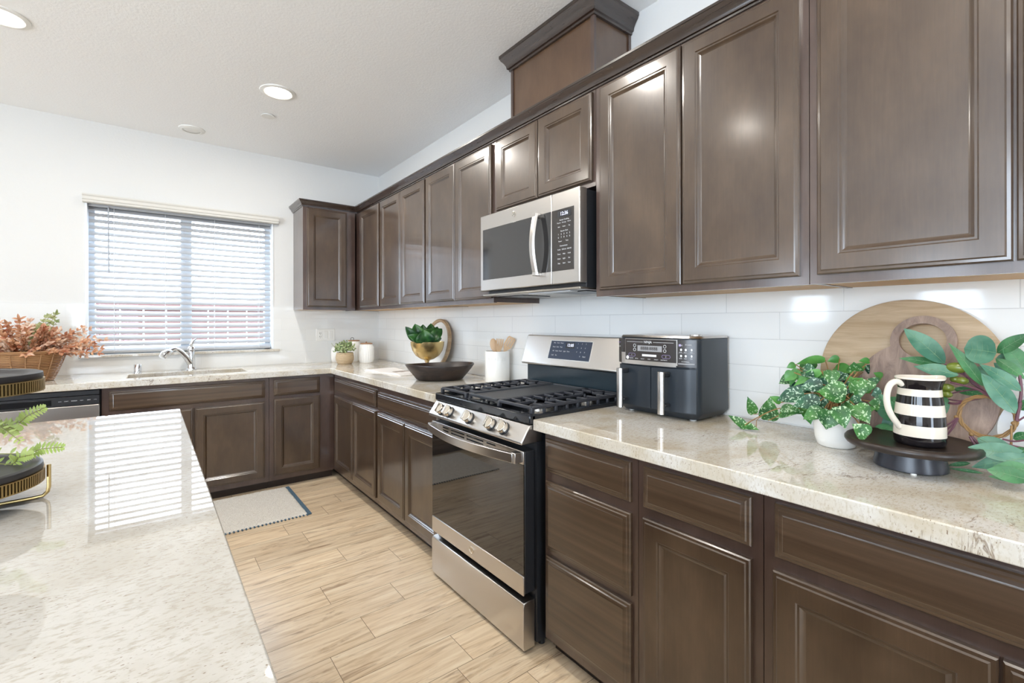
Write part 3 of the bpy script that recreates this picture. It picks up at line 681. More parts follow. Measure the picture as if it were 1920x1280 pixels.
# ------------------------------------------------------------------ microwave
MX = -0.405; MY0, MY1 = -2.360, -3.064; MZ0, MZ1 = 1.428, 1.811
mw = thing('microwave', 'stainless steel over-the-range microwave hung below the short cabinet', 'microwave', (-0.2, -2.71, 1.43))
b = MB(); b.box(MX+0.045, -0.01, MY1+0.006, MY0-0.004, 1.410, 1.808); b.obj('body', M_BLACK, mw, bevel=0.003)
b = MB(); b.box(MX, MX+0.044, -2.899, MY0, MZ0, MZ1); md = b.obj('door', M_STEEL, mw, bevel=0.004)
b = MB(); b.box(MX, MX+0.044, MY1, -2.901, MZ0, MZ1); cpn = b.obj('control_side', M_STEEL, mw, bevel=0.004)
MB().box(MX-0.002, MX+0.01, -2.896, -2.384, 1.483, 1.738).obj('door_window', M_GLASSM, md, bevel=0.001)
MB().box(MX-0.002, MX+0.01, -3.032, -2.903, 1.483, 1.738).obj('keypad_panel', mat('keypad_black', (0.035, 0.030, 0.027), 0.22), cpn, bevel=0.001)
b = MB(); rs = []
for i in range(17):
    q = i/16; z = 1.470+0.272*q; x = MX-0.030-0.022*math.sin(PI*q); rs.append([(x, -2.835, z), (x, -2.812, z), (x+0.008, -2.806, z), (x+0.010, -2.840, z)])
b.rings(rs); b.box(MX-0.034, MX, -2.836, -2.810, 1.470, 1.488); b.box(MX-0.034, MX, -2.836, -2.810, 1.724, 1.742)
b.obj('handle', M_STEEL, md, bevel=0.002)
emblem((MX, -2.640, 1.775), (0, -1, 0), (0, 0, 1), 0.013, md)
b = MB(); b.use(M_BLACK); b.box(MX-0.003, MX, -3.018, -2.940, 1.703, 1.730); b.use(M_LED); b.text('12:36', (MX-0.0035, -2.979, 1.7165), (0, -1, 0), (0, 0, 1), 0.021, 0.0004)
b.use(M_INK); kx = MX-0.0022
b.text('Sensor Cooking', (kx, -2.979, 1.692), (0, -1, 0), (0, 0, 1), 0.0085)
for z, row in ((1.681, ('Popcorn', 'Beverage', 'Reheat')), (1.664, ('Bake', 'Potato', 'Veg')),): 
    for j, w_ in enumerate(row): b.text(w_, (kx, -2.948-0.030*j, z), (0, -1, 0), (0, 0, 1), 0.0065)
b.text('Express Cook', (kx, -2.979, 1.646), (0, -1, 0), (0, 0, 1), 0.0075)
for i, row in enumerate(('12345', '67890')):
    for j, w_ in enumerate(row): b.text(w_, (kx, -2.945-0.0165*j, 1.633-0.013*i), (0, -1, 0), (0, 0, 1), 0.0095)
for j, w_ in enumerate(('Power', 'Time')): b.text(w_, (kx, -2.955-0.040*j, 1.604), (0, -1, 0), (0, 0, 1), 0.0075)
b.text('Convenience', (kx, -2.975, 1.585), (0, -1, 0), (0, 0, 1), 0.0085)
for i, row in enumerate((('Cook', 'Defrost', 'Add 30'), ('Timer', 'Melt', 'Hold'), ('Clock', 'Light', 'Fan'), ('Stop', 'Start', 'Vent'))):
    for j, w_ in enumerate(row): b.text(w_, (kx, -2.948-0.030*j, 1.570-0.019*i), (0, -1, 0), (0, 0, 1), 0.0080)
b.obj('keypad_lettering', None, cpn, smooth=False, recalc=False)
b = MB(); b.box(MX+0.01, -0.02, MY1+0.008, MY0-0.008, 1.402, 1.412); b.obj('underside_plate', M_STEELD, mw, bevel=0.002)
for q in ((-2.60, -2.40), (-3.02, -2.82)): MB().box(-0.32, -0.14, *q, 1.3985, 1.402).obj('grease_filter', M_BLACK, mw, smooth=False)
b = MB(); b.box(MX+0.02, -0.34, -2.99, -2.72, 1.397, 1.402); b.obj('light_panel', mat('cooktop_light_lens', (0.55, 0.56, 0.58), 0.2), mw, bevel=0.002)

# ------------------------------------------------------------------ blind
bl = thing('window_blind', 'white horizontal slat blind covering the kitchen window', 'window blind', (-1.517, 0.04, 1.05))
VP = [(-0.002, 2.098), (-0.046, 2.098), (-0.050, 2.103), (-0.050, 2.112), (-0.056, 2.118), (-0.056, 2.136), (-0.064, 2.146), (-0.064, 2.154), (-0.002, 2.154)]
MB().rings([[(x, y, z) for y, z in VP] for x in (-2.118, -0.893)]).obj('valance', mat('valance_cream', (0.64, 0.62, 0.575), 0.5), bl, sharp=20)
b = MB(); th = math.radians(38); NS = 24
for k in range(NS):
    z = 2.075-0.0434*k
    if z < 1.075: break
    cy = 0.045; rs = []
    for x in (WX0+0.016, WX1-0.016):
        r_ = []
        for q, bow in ((-0.5, 0), (-0.25, 0.0022), (0, 0.003), (0.25, 0.0022), (0.5, 0)):
            d = q*0.050; r_.append((x, cy+d*math.cos(th)-bow*math.sin(th), z+d*math.sin(th)+bow*math.cos(th)))
        for q, bow in ((0.5, -0.003), (0, 0.000), (-0.5, -0.003)):
            d = q*0.050; r_.append((x, cy+d*math.cos(th)-bow*math.sin(th), z+d*math.sin(th)+bow*math.cos(th)))
        rs.append(r_)
    b.rings(rs)
b.obj('slats', M_SLAT, bl, sharp=40)
MB().box(WX0+0.016, WX1-0.016, 0.022, 0.070, 1.052, 1.070).obj('bottom_rail', M_SLAT, bl, bevel=0.003)
MB().box(WX0+0.014, WX1-0.014, 0.015, 0.075, 2.084, 2.110).obj('headrail', M_SLAT, bl, bevel=0.002)
b = MB()
for x in (-1.955, -1.66, -1.345, -1.03):
    for y in (0.020, 0.070): b.tube([(x, y, 1.06), (x, y, 2.09)], 0.0014, 6)
b.obj('ladder_cords', M_CORD, bl)
MB().tube([(-1.985, 0.008, 2.09), (-1.983, 0.006, 1.62)], 0.0042, 8).obj('tilt_wand', mat('wand_grey', (0.35, 0.37, 0.40), 0.3), bl)

# ------------------------------------------------------------------ ceiling fittings
def lamp(x, y, label, k=1.0):
    o = thing('recessed_light', label, 'ceiling light', (x, y, H), 'recessed ceiling lights')
    MB().lathe((x, y, H), [(0.100, 0), (0.098, -0.005), (0.080, -0.009), (0.074, -0.006)], 40, cap0=True, cap1=False).obj('trim_ring', M_WHITEP, o)
    MB().lathe((x, y, H-0.0065), [(0.074, 0), (0.05, -0.002), (0.0005, -0.0025)], 40, cap0=False).obj('lens', M_LENS, o)
    area_light('lamp_glow', (0, 0, -0.013), (0, 0, 0), 0.13, 0.13, LAMP_W*k, WARM, 'DISK', parent=o)
lamp(-1.135, -1.243, 'lit recessed ceiling light nearest the cabinets', 1.7)
lamp(-2.290, -1.255, 'lit recessed ceiling light cut by the left edge of the photo', 0.5)
LO = 'recessed ceiling light outside the frame, behind the camera'
for x, y, k in ((-1.135, -2.75, 1), (-2.29, -2.75, 0.35), (-1.135, -4.26, 1), (-2.29, -4.26, 0.35), (-3.6, -5.6, 1)): lamp(x, y, LO, k)
cv = thing('round_ceiling_speaker', 'unlit round white fitting flush in the ceiling near the window wall', 'ceiling fitting', (-1.51, -0.262, H))
MB().lathe((-1.51, -0.262, H), [(0.082, 0), (0.080, -0.006), (0.060, -0.013), (0.052, -0.011)], 36, cap1=False).obj('trim_ring', M_WHITEP, cv)
MB().lathe((-1.51, -0.262, H-0.009), [(0.052, 0), (0.03, -0.003), (0.0005, -0.004)], 36, cap0=False).obj('centre_disc', M_WHITEP, cv)
tag(MB().lathe((-1.118, -0.848, H), [(0.034, 0.0), (0.034, -0.004), (0.041, -0.005), (0.041, -0.008), (0.0005, -0.009)], 32).obj('sprinkler_cover', M_WHITEP), 'small flat white sprinkler cover disc on the ceiling', 'sprinkler cover')
# outlet plate
op = thing('outlet_plate', 'white wall plate with an outlet and two switches on the backsplash', 'outlet', (-0.503, -0.008, 1.157))
MB().box(-0.584, -0.422, -0.014, -0.008, 1.104, 1.210).obj('plate', M_WHITEP, op, bevel=0.002)
b = MB(); b.use(M_WHITEP); b.box(-0.566, -0.534, -0.016, -0.014, 1.122, 1.192)
b.use(M_BLACK)
for z in (1.172, 1.142):
    b.box(-0.557, -0.5545, -0.0165, -0.016, z-0.005, z+0.006); b.box(-0.546, -0.5435, -0.0165, -0.016, z-0.005, z+0.006)
    b.cyl((-0.550, -0.016, z-0.011), (-0.550, -0.0165, z-0.011), 0.0022, seg=10)
b.obj('receptacle', None, op, smooth=False)
for x in (-0.503, -0.458): MB().box(x-0.016, x+0.016, -0.0175, -0.014, 1.124, 1.190).obj('rocker_switch', M_WHITEP, op, bevel=0.001)

# ------------------------------------------------------------------ rug
ru = thing('kitchen_rug', 'cream woven rug with a dark blue edge on the floor before the sink', 'rug', (-1.4, -0.93, FZ))
b = MB(); NX, NY = 90, 70; rx0, rx1, ry0, ry1 = -1.88, -0.965, -1.245, -0.640; g = []
for j in range(NY+1):
    row = []
    for i in range(NX+1):
        e = min(i, NX-i, j, NY-j); x = rx0+(rx1-rx0)*i/NX; y = ry0+(ry1-ry0)*j/NY
        h = 0.002 if e == 0 else 0.010+random.random()*0.006
        jit = 0.003 if e == 0 else 0.002
        row.append(b.v((x+random.uniform(-jit, jit), y+random.uniform(-jit, jit), FZ+h)))
    g.append(row)
for j in range(NY):
    for i in range(NX): b.face([g[j][i], g[j][i+1], g[j+1][i+1], g[j+1][i]])
b.obj('pile', M_RUG, ru, sharp=180)
b = MB(); b.box(rx1-0.004, rx1+0.020, ry0-0.006, ry1, FZ+0.0005, FZ+0.009)
x = rx0
while x < rx1: b.box(x, x+0.009, ry0-0.014, ry0+0.004, FZ+0.0005, FZ+0.007); b.box(x, x+0.009, ry1-0.004, ry1+0.010, FZ+0.0005, FZ+0.007); x += 0.021
b.obj('stitched_border', M_RUGB, ru, bevel=0.002)

# ------------------------------------------------------------------ corner group: canisters, plant
def canister(x, y, r, z1, label, lid=True, loop=False):
    o = thing('canister', label, 'canister', (x, y, ZC), 'white canisters in the corner'); h = z1-ZC
    MB().lathe((x, y, ZC), [(r*0.80, 0), (r*0.86, 0.006), (r*0.98, 0.03), (r*1.0, h*0.55), (r*0.95, h*0.82), (r*0.80, h*0.95), (r*0.74, h)], 96, flute=0.022, nf=22, twist=10).obj('jar', M_CERAM, o, sharp=60)
    MB().lathe((x, y, ZC), [(r*0.82, 0.0), (r*0.84, 0.010), (r*0.80, 0.0125)], 40).obj('base_band', mat('unglazed_clay', (0.55, 0.48, 0.40), 0.7) if 'unglazed_clay' not in MATS else MATS['unglazed_clay'], o)
    if lid:
        l = MB().lathe((x, y, z1), [(r*0.78, 0), (r*0.80, 0.008), (r*0.74, 0.010), (0.0005, 0.011)], 36).obj('lid', M_LIDW, o)
        if loop: MB().tube([(x-0.022+0.014*math.cos(a), y-0.02, z1+0.020+0.014*math.sin(a)) for a in [2*PI*k/14 for k in range(15)]], 0.0022, 6).obj('loop', M_BLACK, l)
        else: MB().lathe((x, y, z1+0.010), [(0.004, 0), (0.008, 0.006), (0.004, 0.011), (0.0005, 0.012)], 14).obj('lid_knob', M_LIDW, l)
canister(-0.244, -0.318, 0.066, 1.077, 'front white fluted canister with a flat wooden lid and tiny knob')
canister(-0.285, -0.120, 0.064, 1.098, 'white canister with a loop on its lid, partly behind the small potted plant', loop=True)
canister(-0.427, -0.085, 0.050, 1.048, 'white canister mostly hidden left behind the small potted plant', lid=False)
px, py = -0.436, -0.330
o = thing('potted_plant', 'small leafy plant in a woven seagrass pot in the worktop corner', 'plant', (px, py, ZC))
MB().lathe((px, py, ZC), [(0.052, 0), (0.060, 0.006), (0.072, 0.035), (0.074, 0.06), (0.070, 0.085), (0.067, 0.098), (0.060, 0.098), (0.058, 0.085), (0.001, 0.084)], 64, flute=0.012, nf=30).obj('woven_pot', M_SEAG, o, sharp=60)
b = MB()
for k in range(430):
    a = random.uniform(0, 2*PI); ph = math.acos(random.uniform(-0.15, 1)); r = 0.080*random.uniform(0.6, 1.08)
    c = Vector((px+r*math.sin(ph)*math.cos(a), py+r*math.sin(ph)*math.sin(a), 1.030+r*0.95*math.cos(ph))); d = Vector((random.uniform(-1, 1), random.uniform(-1, 1), random.uniform(-0.2, 1))).normalized()
    b.leaf(c, c+d*0.022, 0.012, n=(c-Vector((px, py, 1.0))).normalized(), nu=3, shape='oval')
b.obj('foliage', M_TINYL, o, recalc=False, sharp=180)
b = MB()
for k in range(14):
    a = 2*PI*k/14; b.tube([(px, py, ZC+0.085), (px+0.05*math.cos(a), py+0.05*math.sin(a), 1.06)], 0.0015, 5)
b.tube([(px-0.03, py, 1.03), (px-0.095, py+0.02, 1.075), (px-0.105, py+0.02, 1.095)], 0.0014, 5)
b.obj('stems', M_STEMG, o)

# open book
bk = thing('open_book', 'open magazine-size book lying on the worktop left of the dark bowl', 'book', (-0.42, -1.30, ZC))
A = at(673, 700, 'z', ZC); B = at(709, 705.5, 'z', ZC); Cc = at(743, 711, 'z', ZC+0.004); D = at(800, 703.5, 'z', ZC+0.004)
A = Vector((-0.505, -0.975, ZC)); R_ = Vector((-0.475, -1.235, ZC)); E_ = Vector((-0.445, -1.475, ZC)); dv = Vector((0.20, 0.03, 0))
def page(p, q, flip, name, m):
    b = MB(); n = 10; top = []; 
    for i in range(n+1):
        t_ = i/n; s_ = t_ if not flip else 1-t_; h = 0.003+0.010*math.sin(PI*min(1, (1-s_)*1.15)**0.6*0.9) if s_ < 1 else 0.003
        c = p.lerp(q, t_); top.append((c, h))
    rs = [[(c.x, c.y, ZC+0.0005), (c.x, c.y, ZC+h), (c.x+dv.x, c.y+dv.y, ZC+h), (c.x+dv.x, c.y+dv.y, ZC+0.0005)] for c, h in top]
    b.rings(rs); return b.obj(name, m, bk, sharp=40)
page(A, R_, True, 'left_pages', M_PAPER); page(R_, E_, False, 'right_pages', M_PAPER)
b = MB(); q0 = R_.lerp(E_, 0.30)+dv*0.18; q1 = R_.lerp(E_, 0.92)+dv*0.18
b.poly([(q0.x, q0.y, ZC+0.0145), (q1.x, q1.y, ZC+0.0095), (q1.x+dv.x*0.74, q1.y+dv.y*0.74, ZC+0.0095), (q0.x+dv.x*0.74, q0.y+dv.y*0.74, ZC+0.0145)])
b.obj('printed_picture', M_PHOTO, bk, solid=0.0006)

# dark dough bowl
cx, cy = -0.330, -1.790
b = MB(); prof = [(0.125, 0), (0.142, 0.004), (0.165, 0.030), (0.195, 0.066), (0.212, 0.090), (0.210, 0.096), (0.202, 0.095), (0.185, 0.070), (0.150, 0.034), (0.12, 0.018), (0.001, 0.014)]
rs = []
for r, z in prof:
    row = []
    for i in range(56):
        a = 2*PI*i/56; w_ = 1+0.018*math.sin(3*a+1)+0.010*math.sin(7*a); hz = z*(1+0.05*math.sin(2*a+0.5))
        x_, y_ = r*w_*math.cos(a), r*w_*math.sin(a)*0.78; c_, s_ = math.cos(-0.51), math.sin(-0.51)
        row.append((cx+x_*c_-y_*s_, cy+x_*s_+y_*c_, ZC+hz))
    rs.append(row)
b.rings(rs); tag(b.obj('wooden_bowl', M_BOWLW, sharp=50), 'wide rough dark wooden dough bowl on the worktop left of the range', 'bowl')

# brass pedestal bowl with succulent
cx, cy = -0.235, -1.450
o = thing('pedestal_bowl', 'brass pedestal bowl standing behind the dark wooden bowl', 'bowl', (cx, cy, ZC))
MB().lathe((cx, cy, ZC), [(0.055, 0), (0.055, 0.004), (0.030, 0.012), (0.012, 0.030), (0.010, 0.080), (0.014, 0.092), (0.045, 0.102), (0.080, 0.125), (0.103, 0.160), (0.113, 0.195), (0.116, 0.221), (0.112, 0.221), (0.108, 0.196), (0.098, 0.165), (0.05, 0.115), (0.001, 0.108)], 56).obj('bowl', M_BRASS, o, sharp=50)
b = MB(); b.lathe((cx, cy, ZC+0.15), [(0.09, 0), (0.106, 0.05), (0.0005, 0.055)], 32)
o2 = thing('succulent_plant', 'dark green broad-leaved succulent growing in the brass bowl', 'plant', (cx, cy, ZC+0.2))
b.obj('soil', mat('moss', (0.05, 0.06, 0.02), 0.9), o2)
b = MB()
def px2(u, v, x): return at(u, v, 'x', x)
for (bu, bv, tu, tv, w_, y_, sh) in ((778, 640, 760, 612, 13, -1.47, 'oval'), (785, 640, 778, 607, 20, -1.44, 'oval'), (792, 640, 793, 608, 16, -1.42, 'oval'), (797, 642, 794, 617, 26, -1.53, 'heart'), (806, 640, 808, 606, 17, -1.42, 'oval'),
                                     (812, 640, 820, 612, 15, -1.44, 'oval'), (806, 641, 829, 616, 14, -1.52, 'oval'), (800, 640, 828, 634, 12, -1.5, 'oval'), (788, 641, 765, 628, 12, -1.5, 'oval'), (800, 641, 812, 615, 18, -1.49, 'oval')):
    p0, p1 = at(bu, bv, 'y', y_), at(tu, tv, 'y', y_); dst = (p0-CAM).length
    b.leaf(p0, p1, w_*3.3/878*1.35, n=(-0.3, -0.9, 0.35), fold=0.45, droop=0.25, shape=sh, nu=10)
b.obj('leaves', M_SUCC, o2, recalc=False, sharp=180, solid=0.003)

# round framed tray leaning against the tile
tc = Vector((-0.058, -1.275, 1.104)); tn = Vector((-1, 0, 0.18)).normalized()
o = thing('round_tray', 'round wood-rimmed tray leaning on the tile behind the brass bowl', 'tray', (tc.x, tc.y, ZC))
MB().lathe(tc, [(0.183, -0.006), (0.190, 0.0), (0.190, 0.016), (0.185, 0.022), (0.172, 0.022), (0.168, 0.018), (0.168, -0.006)], 72, axis=tn).obj('rim', M_RINGW, o, sharp=40)
MB().lathe(tc, [(0.169, -0.004), (0.169, 0.004), (0.001, 0.0045)], 72, axis=tn).obj('face', M_CERAM, o)

# utensil crock
cx, cy, r = -0.102, -2.088, 0.074
o = thing('utensil_crock', 'tall white ceramic crock with raised letters between the dark bowl and the range', 'crock', (cx, cy, ZC))
MB().lathe((cx, cy, ZC), [(r*0.97, 0), (r, 0.004), (r, 0.178), (r*0.97, 0.182), (r*0.93, 0.181), (r*0.92, 0.176), (r*0.92, 0.01), (0.001, 0.008)], 56).obj('jar', M_CERAM, o, sharp=50)
b = MB(); view = math.atan2(CAM.y-cy, CAM.x-cx); word = 'UTENSILS'
for i, chh in enumerate(word):
    a = view-0.62+1.24*i/(len(word)-1); n = Vector((math.cos(a), math.sin(a), 0)); ax = Vector((-n.y, n.x, 0))
    for lift in (0.0006, 0.0018): b.text(chh, Vector((cx, cy, 1.050))+n*r, ax, (0, 0, 1), 0.030, lift)
b.obj('raised_lettering', M_CERAM, o, smooth=False, recalc=False, solid=0.0012)
def utensil(name, label, base, tip, w_, n, tines=0, slots=0, spoon=False):
    base, tip = Vector(base), Vector(tip); d = (tip-base).normalized(); n = Vector(n); n = (n-d*n.dot(d)).normalized(); rr = d.cross(n); L = (tip-base).length
    b = MB(); b.tube([base, base+d*(L-0.075)], [0.006, 0.006], 10)
    h0 = base+d*(L-0.085)
    def strip(o_, l0, l1, wa, wb, th_=0.006):
        p, q = h0+d*l0+rr*o_[0], h0+d*l1+rr*o_[1]
        b.hexa([p-rr*wa-n*th_/2, p+rr*wa-n*th_/2, p+rr*wa+n*th_/2, p-rr*wa+n*th_/2, q-rr*wb-n*th_/2, q+rr*wb-n*th_/2, q+rr*wb+n*th_/2, q-rr*wb+n*th_/2])
    if spoon: b.sphere(h0+d*0.045, 1, 0.024, 0.006, 0.042, 18, 12, rot=Matrix((rr, n, d)).transposed().to_4x4())
    elif tines:
        strip((0, 0), 0, 0.045, 0.008, w_*0.5)
        for k in range(tines): q = (k-(tines-1)/2)/(tines-1)*w_*0.80; strip((q*0.95, q*1.08), 0.042, 0.088, w_*0.11, w_*0.09)
    else:
        strip((0, 0), 0, 0.03, 0.008, w_*0.5); strip((0, 0), 0.082, 0.092, w_*0.5, w_*0.4)
        for k in range(slots+1): q = (k/slots-0.5)*w_*0.82; strip((q, q), 0.028, 0.084, w_*0.10, w_*0.10)
    return tag(b.obj(name, M_UTENW, bevel=0.001), label, 'utensil', 'wooden utensils in the crock')
nn = (-0.5, -0.85, 0)
utensil('wooden_spoon', 'wooden spoon at the left of the crock, behind the fork', (cx+0.02, cy-0.02, ZC+0.02), (-0.112, -2.052, 1.168), 0.04, nn, spoon=True)
utensil('wooden_fork', 'wooden fork with short tines standing in the white crock', (cx+0.01, cy+0.03, ZC+0.02), (-0.098, -2.110, 1.166), 0.042, nn, tines=4)
utensil('slotted_spatula', 'slotted wooden spatula leaning right in the white crock', (cx-0.03, cy+0.04, ZC+0.02), (-0.040, -2.150, 1.172), 0.05, nn, slots=3)

# ------------------------------------------------------------------ air fryer
o = thing('air_fryer', 'dark two-drawer air fryer with silver handles, right of the range', 'air fryer', (-0.13, -3.29, ZC))
AY0, AY1, AX0, AX1 = -3.118, -3.472, -0.245, -0.020; AYM = (AY0+AY1)/2
def rrect(x0, x1, y0, y1, r, bulge=0, seg=5):
    pts = []
    for cx_, cy_, a0 in ((x1-r*0.4, y1-r*0.4, 0), (x0+r, y1-r, PI/2), (x0+r, y0+r, PI), (x1-r*0.4, y0+r*0.4, 1.5*PI)):
        rr_ = r*0.4 if a0 in (0, 1.5*PI) else r
        for k in range(seg+1):
            a = a0+PI/2*k/seg; pts.append((cx_+rr_*math.cos(a), cy_+rr_*math.sin(a)))
    out = []
    for x, y in pts:
        q = (y-(y0+y1)/2)/((y1-y0)/2); f = (x1-x)/(x1-x0); out.append((x-bulge*f*(1-q*q), y))
    return out
def frings(levels):
    rs = []
    for (x0, x1, y0, y1, r, bul, z) in levels: rs.append([(x, y, z) for x, y in rrect(x0, x1, y0, y1, r, bul)])
    return rs
b = MB(); b.rings(frings([(-0.225, -0.035, -3.455, -3.135, 0.02, 0.01, ZC+0.006), (-0.240, -0.022, -3.470, -3.120, 0.03, 0.014, ZC+0.024), (-0.242, AX1, AY1, AY0, 0.035, 0.016, ZC+0.03), (-0.240, AX1, AY1+0.003, AY0-0.003, 0.035, 0.014, 1.208)]))
b.obj('housing', M_BLUEP, o, sharp=40, bevel=0.0)
b = MB(); b.rings(frings([(-0.236, AX1-0.002, AY1+0.001, AY0-0.001, 0.035, 0.014, 1.209), (-0.238, AX1-0.004, AY1-0.001, AY0+0.001, 0.035, 0.014, 1.2105), (-0.234, AX1-0.004, AY1+0.004, AY0-0.004, 0.035, 0.014, 1.218)]))
b.obj('top_cover', M_STEEL, o, sharp=40)
for x in (-0.20, -0.06):
    for y in (-3.16, -3.43): MB().cyl((x, y, ZC), (x, y, ZC+0.008), 0.012, seg=14).obj('foot', M_WHITEP, o)
AFX = -0.262
b = MB()
rs = []
for (ya, yb) in ((-3.126, -3.292), (-3.295, -3.464)):
    b = MB(); rs = []
    for z in (0.945, 1.100):
        row = []
        n = 12
        for k in range(n+1):
            y = ya+(yb-ya)*k/n; q = (y-AYM)/0.178; x = -0.246-0.016*(1-q*q)
            if abs(q) > 0.80: x += 0.075*(abs(q)-0.80)
            row.append((x, y, z))
        row += [(-0.225, yb, z), (-0.225, ya, z)]; rs.append(row)
    b.rings(rs); d_ = b.obj('drawer', M_BLUEP, o, sharp=50)
    yh = at(1162, 725, 'x', -0.303).y if ya > -3.2 else at(1239, 735, 'x', -0.303).y
    b = MB(); b.box(-0.300, -0.262, yh-0.012, yh+0.012, 1.070, 1.088); b.box(-0.292, -0.262, yh-0.012, yh+0.012, 0.962, 0.974); b.obj('handle_bracket', M_BLACK, d_, bevel=0.004)
    b = MB(); b.rings([[(-0.303+dx*c_, yh+0.0135*s_, z) for c_, s_ in [(math.cos(2*PI*k/16), math.sin(2*PI*k/16)) for k in range(16)]] for z, dx in ((0.938, 0.010), (1.090, 0.010))]); b.obj('handle_bar', M_STEEL, d_, sharp=50)
# fascia
b = MB(); AF = lambda y, z, n=0.0: (-0.2475-0.0155*(1-((y-AYM)/0.178)**2)-n+(0.075*(abs((y-AYM)/0.178)-0.80) if abs((y-AYM)/0.178) > 0.80 else 0), y, z)
def fsheet(y0, y1, z0, z1, n, m, off=0):
    b.use(m); N = 12
    top = [AF(y0+(y1-y0)*k/N, z1, n) for k in range(N+1)]; bot = [AF(y0+(y1-y0)*k/N, z0, n) for k in range(N+1)]
    bk_ = [AF(y0+(y1-y0)*k/N, z1, -0.004) for k in range(N+1)]; bb = [AF(y0+(y1-y0)*k/N, z0, -0.004) for k in range(N+1)]
    b.rings([bb, bot, top, bk_], False)
fsheet(-3.123, -3.467, 1.108, 1.205, 0.0015, mat('fascia_black', (0.030, 0.025, 0.024), 0.25))
fsheet(-3.150, -3.400, 1.106, 1.150, 0.003, M_STEEL); fsheet(-3.172, -3.405, 1.112, 1.205, 0.0032, M_STEEL)
fsheet(-3.174, -3.401, 1.1215, 1.203, 0.0045, MATS['fascia_black'])
b.obj('fascia', None, o, sharp=50, recalc=False)
b = MB(); b.use(M_INK)
def ft(s_, y, z, size, m=None, n=0.0055):
    b.use(m or M_INK); q = (y-AYM)/0.178; ax = Vector((0.031*q/0.178, -1, 0)).normalized(); ax = Vector((-0.0155*2*q/0.178*-1*-1, -1, 0)).normalized()
    b.text(s_, AF(y, z, n), (ax.x*-1, -1, 0), (0, 0, 1), size)
ft('NINJA', -3.285, 1.193, 0.013)
for y0, y1 in ((-3.182, -3.262), (-3.308, -3.392)): fsheet(y0, y1, 1.1925, 1.1935, 0.005, M_INK)
fsheet(-3.236, -3.345, 1.158, 1.180, 0.0048, M_INKG)
ft('8888:8888', -3.290, 1.169, 0.018, MATS['fascia_black'], 0.0058)
fsheet(-3.258, -3.322, 1.139, 1.147, 0.005, M_INK)
for y, s_ in ((-3.208, '1'), (-3.362, '2')):
    b.use(M_INKV); b.tube([AF(y+math.copysign(0.0105, math.cos(a))+0.0062*math.cos(a), 1.142+0.0062*math.sin(a), 0.0050) for a in [2*PI*(k+0.5)/20 for k in range(21)]], 0.0006, 4, cap=False); ft(s_, y, 1.142, 0.008)
for y, z in ((-3.222, 1.179), (-3.222, 1.163), (-3.357, 1.179), (-3.357, 1.163)):
    b.use(M_INK); b.lathe(AF(y, z, 0.0048), [(0.0062, 0), (0.0062, 0.0006), (0.0050, 0.0006), (0.0050, 0)], 18, axis=(-1, 0, 0), cap0=False, cap1=False)
b.use(M_INK); b.lathe(AF(-3.186, 1.131, 0.0048), [(0.0070, 0), (0.0068, 0.0008), (0.001, 0.0008)], 18, axis=(-1, 0, 0))
for y, s_ in ((-3.207, 'AIR FRY'), (-3.233, 'BROIL'), (-3.261, 'ROAST'), (-3.291, 'BAKE'), (-3.322, 'REHEAT'), (-3.354, 'DEHYDRATE')): ft(s_, y, 1.129, 0.0050)
fsheet(-3.411, -3.419, 1.182, 1.190, 0.0045, M_INKV); ft('SYNC', -3.420, 1.186, 0.007, M_INK, 0.006); ft('COOK 2 WAYS', -3.442, 1.188, 0.0055)
for z in (1.170, 1.148):
    for y in (-3.418, -3.435, -3.452): b.use(M_INK); b.sphere(AF(y, z, 0.002), 0.0042, 0.2, 1, 1.1, 10, 6); ft('MODE', y, z-0.009, 0.0045, M_INK, 0.004)
fsheet(-3.408, -3.462, 1.1575, 1.158, 0.004, M_INKG); ft('DUAL COOKING', -3.432, 1.128, 0.0055, M_INK, 0.004); fsheet(-3.408, -3.462, 1.118, 1.122, 0.004, M_INKG)
ft('MATCH', -3.136, 1.188, 0.006, M_INKV, 0.003); ft('COOK', -3.136, 1.172, 0.006, M_INK, 0.003)
b.obj('panel_lettering', None, o, smooth=False, recalc=False)
MB().lathe((-0.15, -3.41, 1.216), [(0.022, 0), (0.021, 0.006), (0.001, 0.007)], 24).obj('vent_cap', M_STEEL, o)

# ------------------------------------------------------------------ right group
# round board
RB = Vector((-0.056, -4.000, 1.124)); rn = Vector((-1, 0, 0.15)).normalized()
tag(MB().lathe(RB, [(0.203, -0.009), (0.210, -0.004), (0.210, 0.006), (0.205, 0.010), (0.001, 0.010)], 88, axis=rn).obj('round_cutting_board', M_BOARD, sharp=40), 'large round pale wooden cutting board leaning against the backsplash', 'cutting board', 'cutting boards leaning on the backsplash')
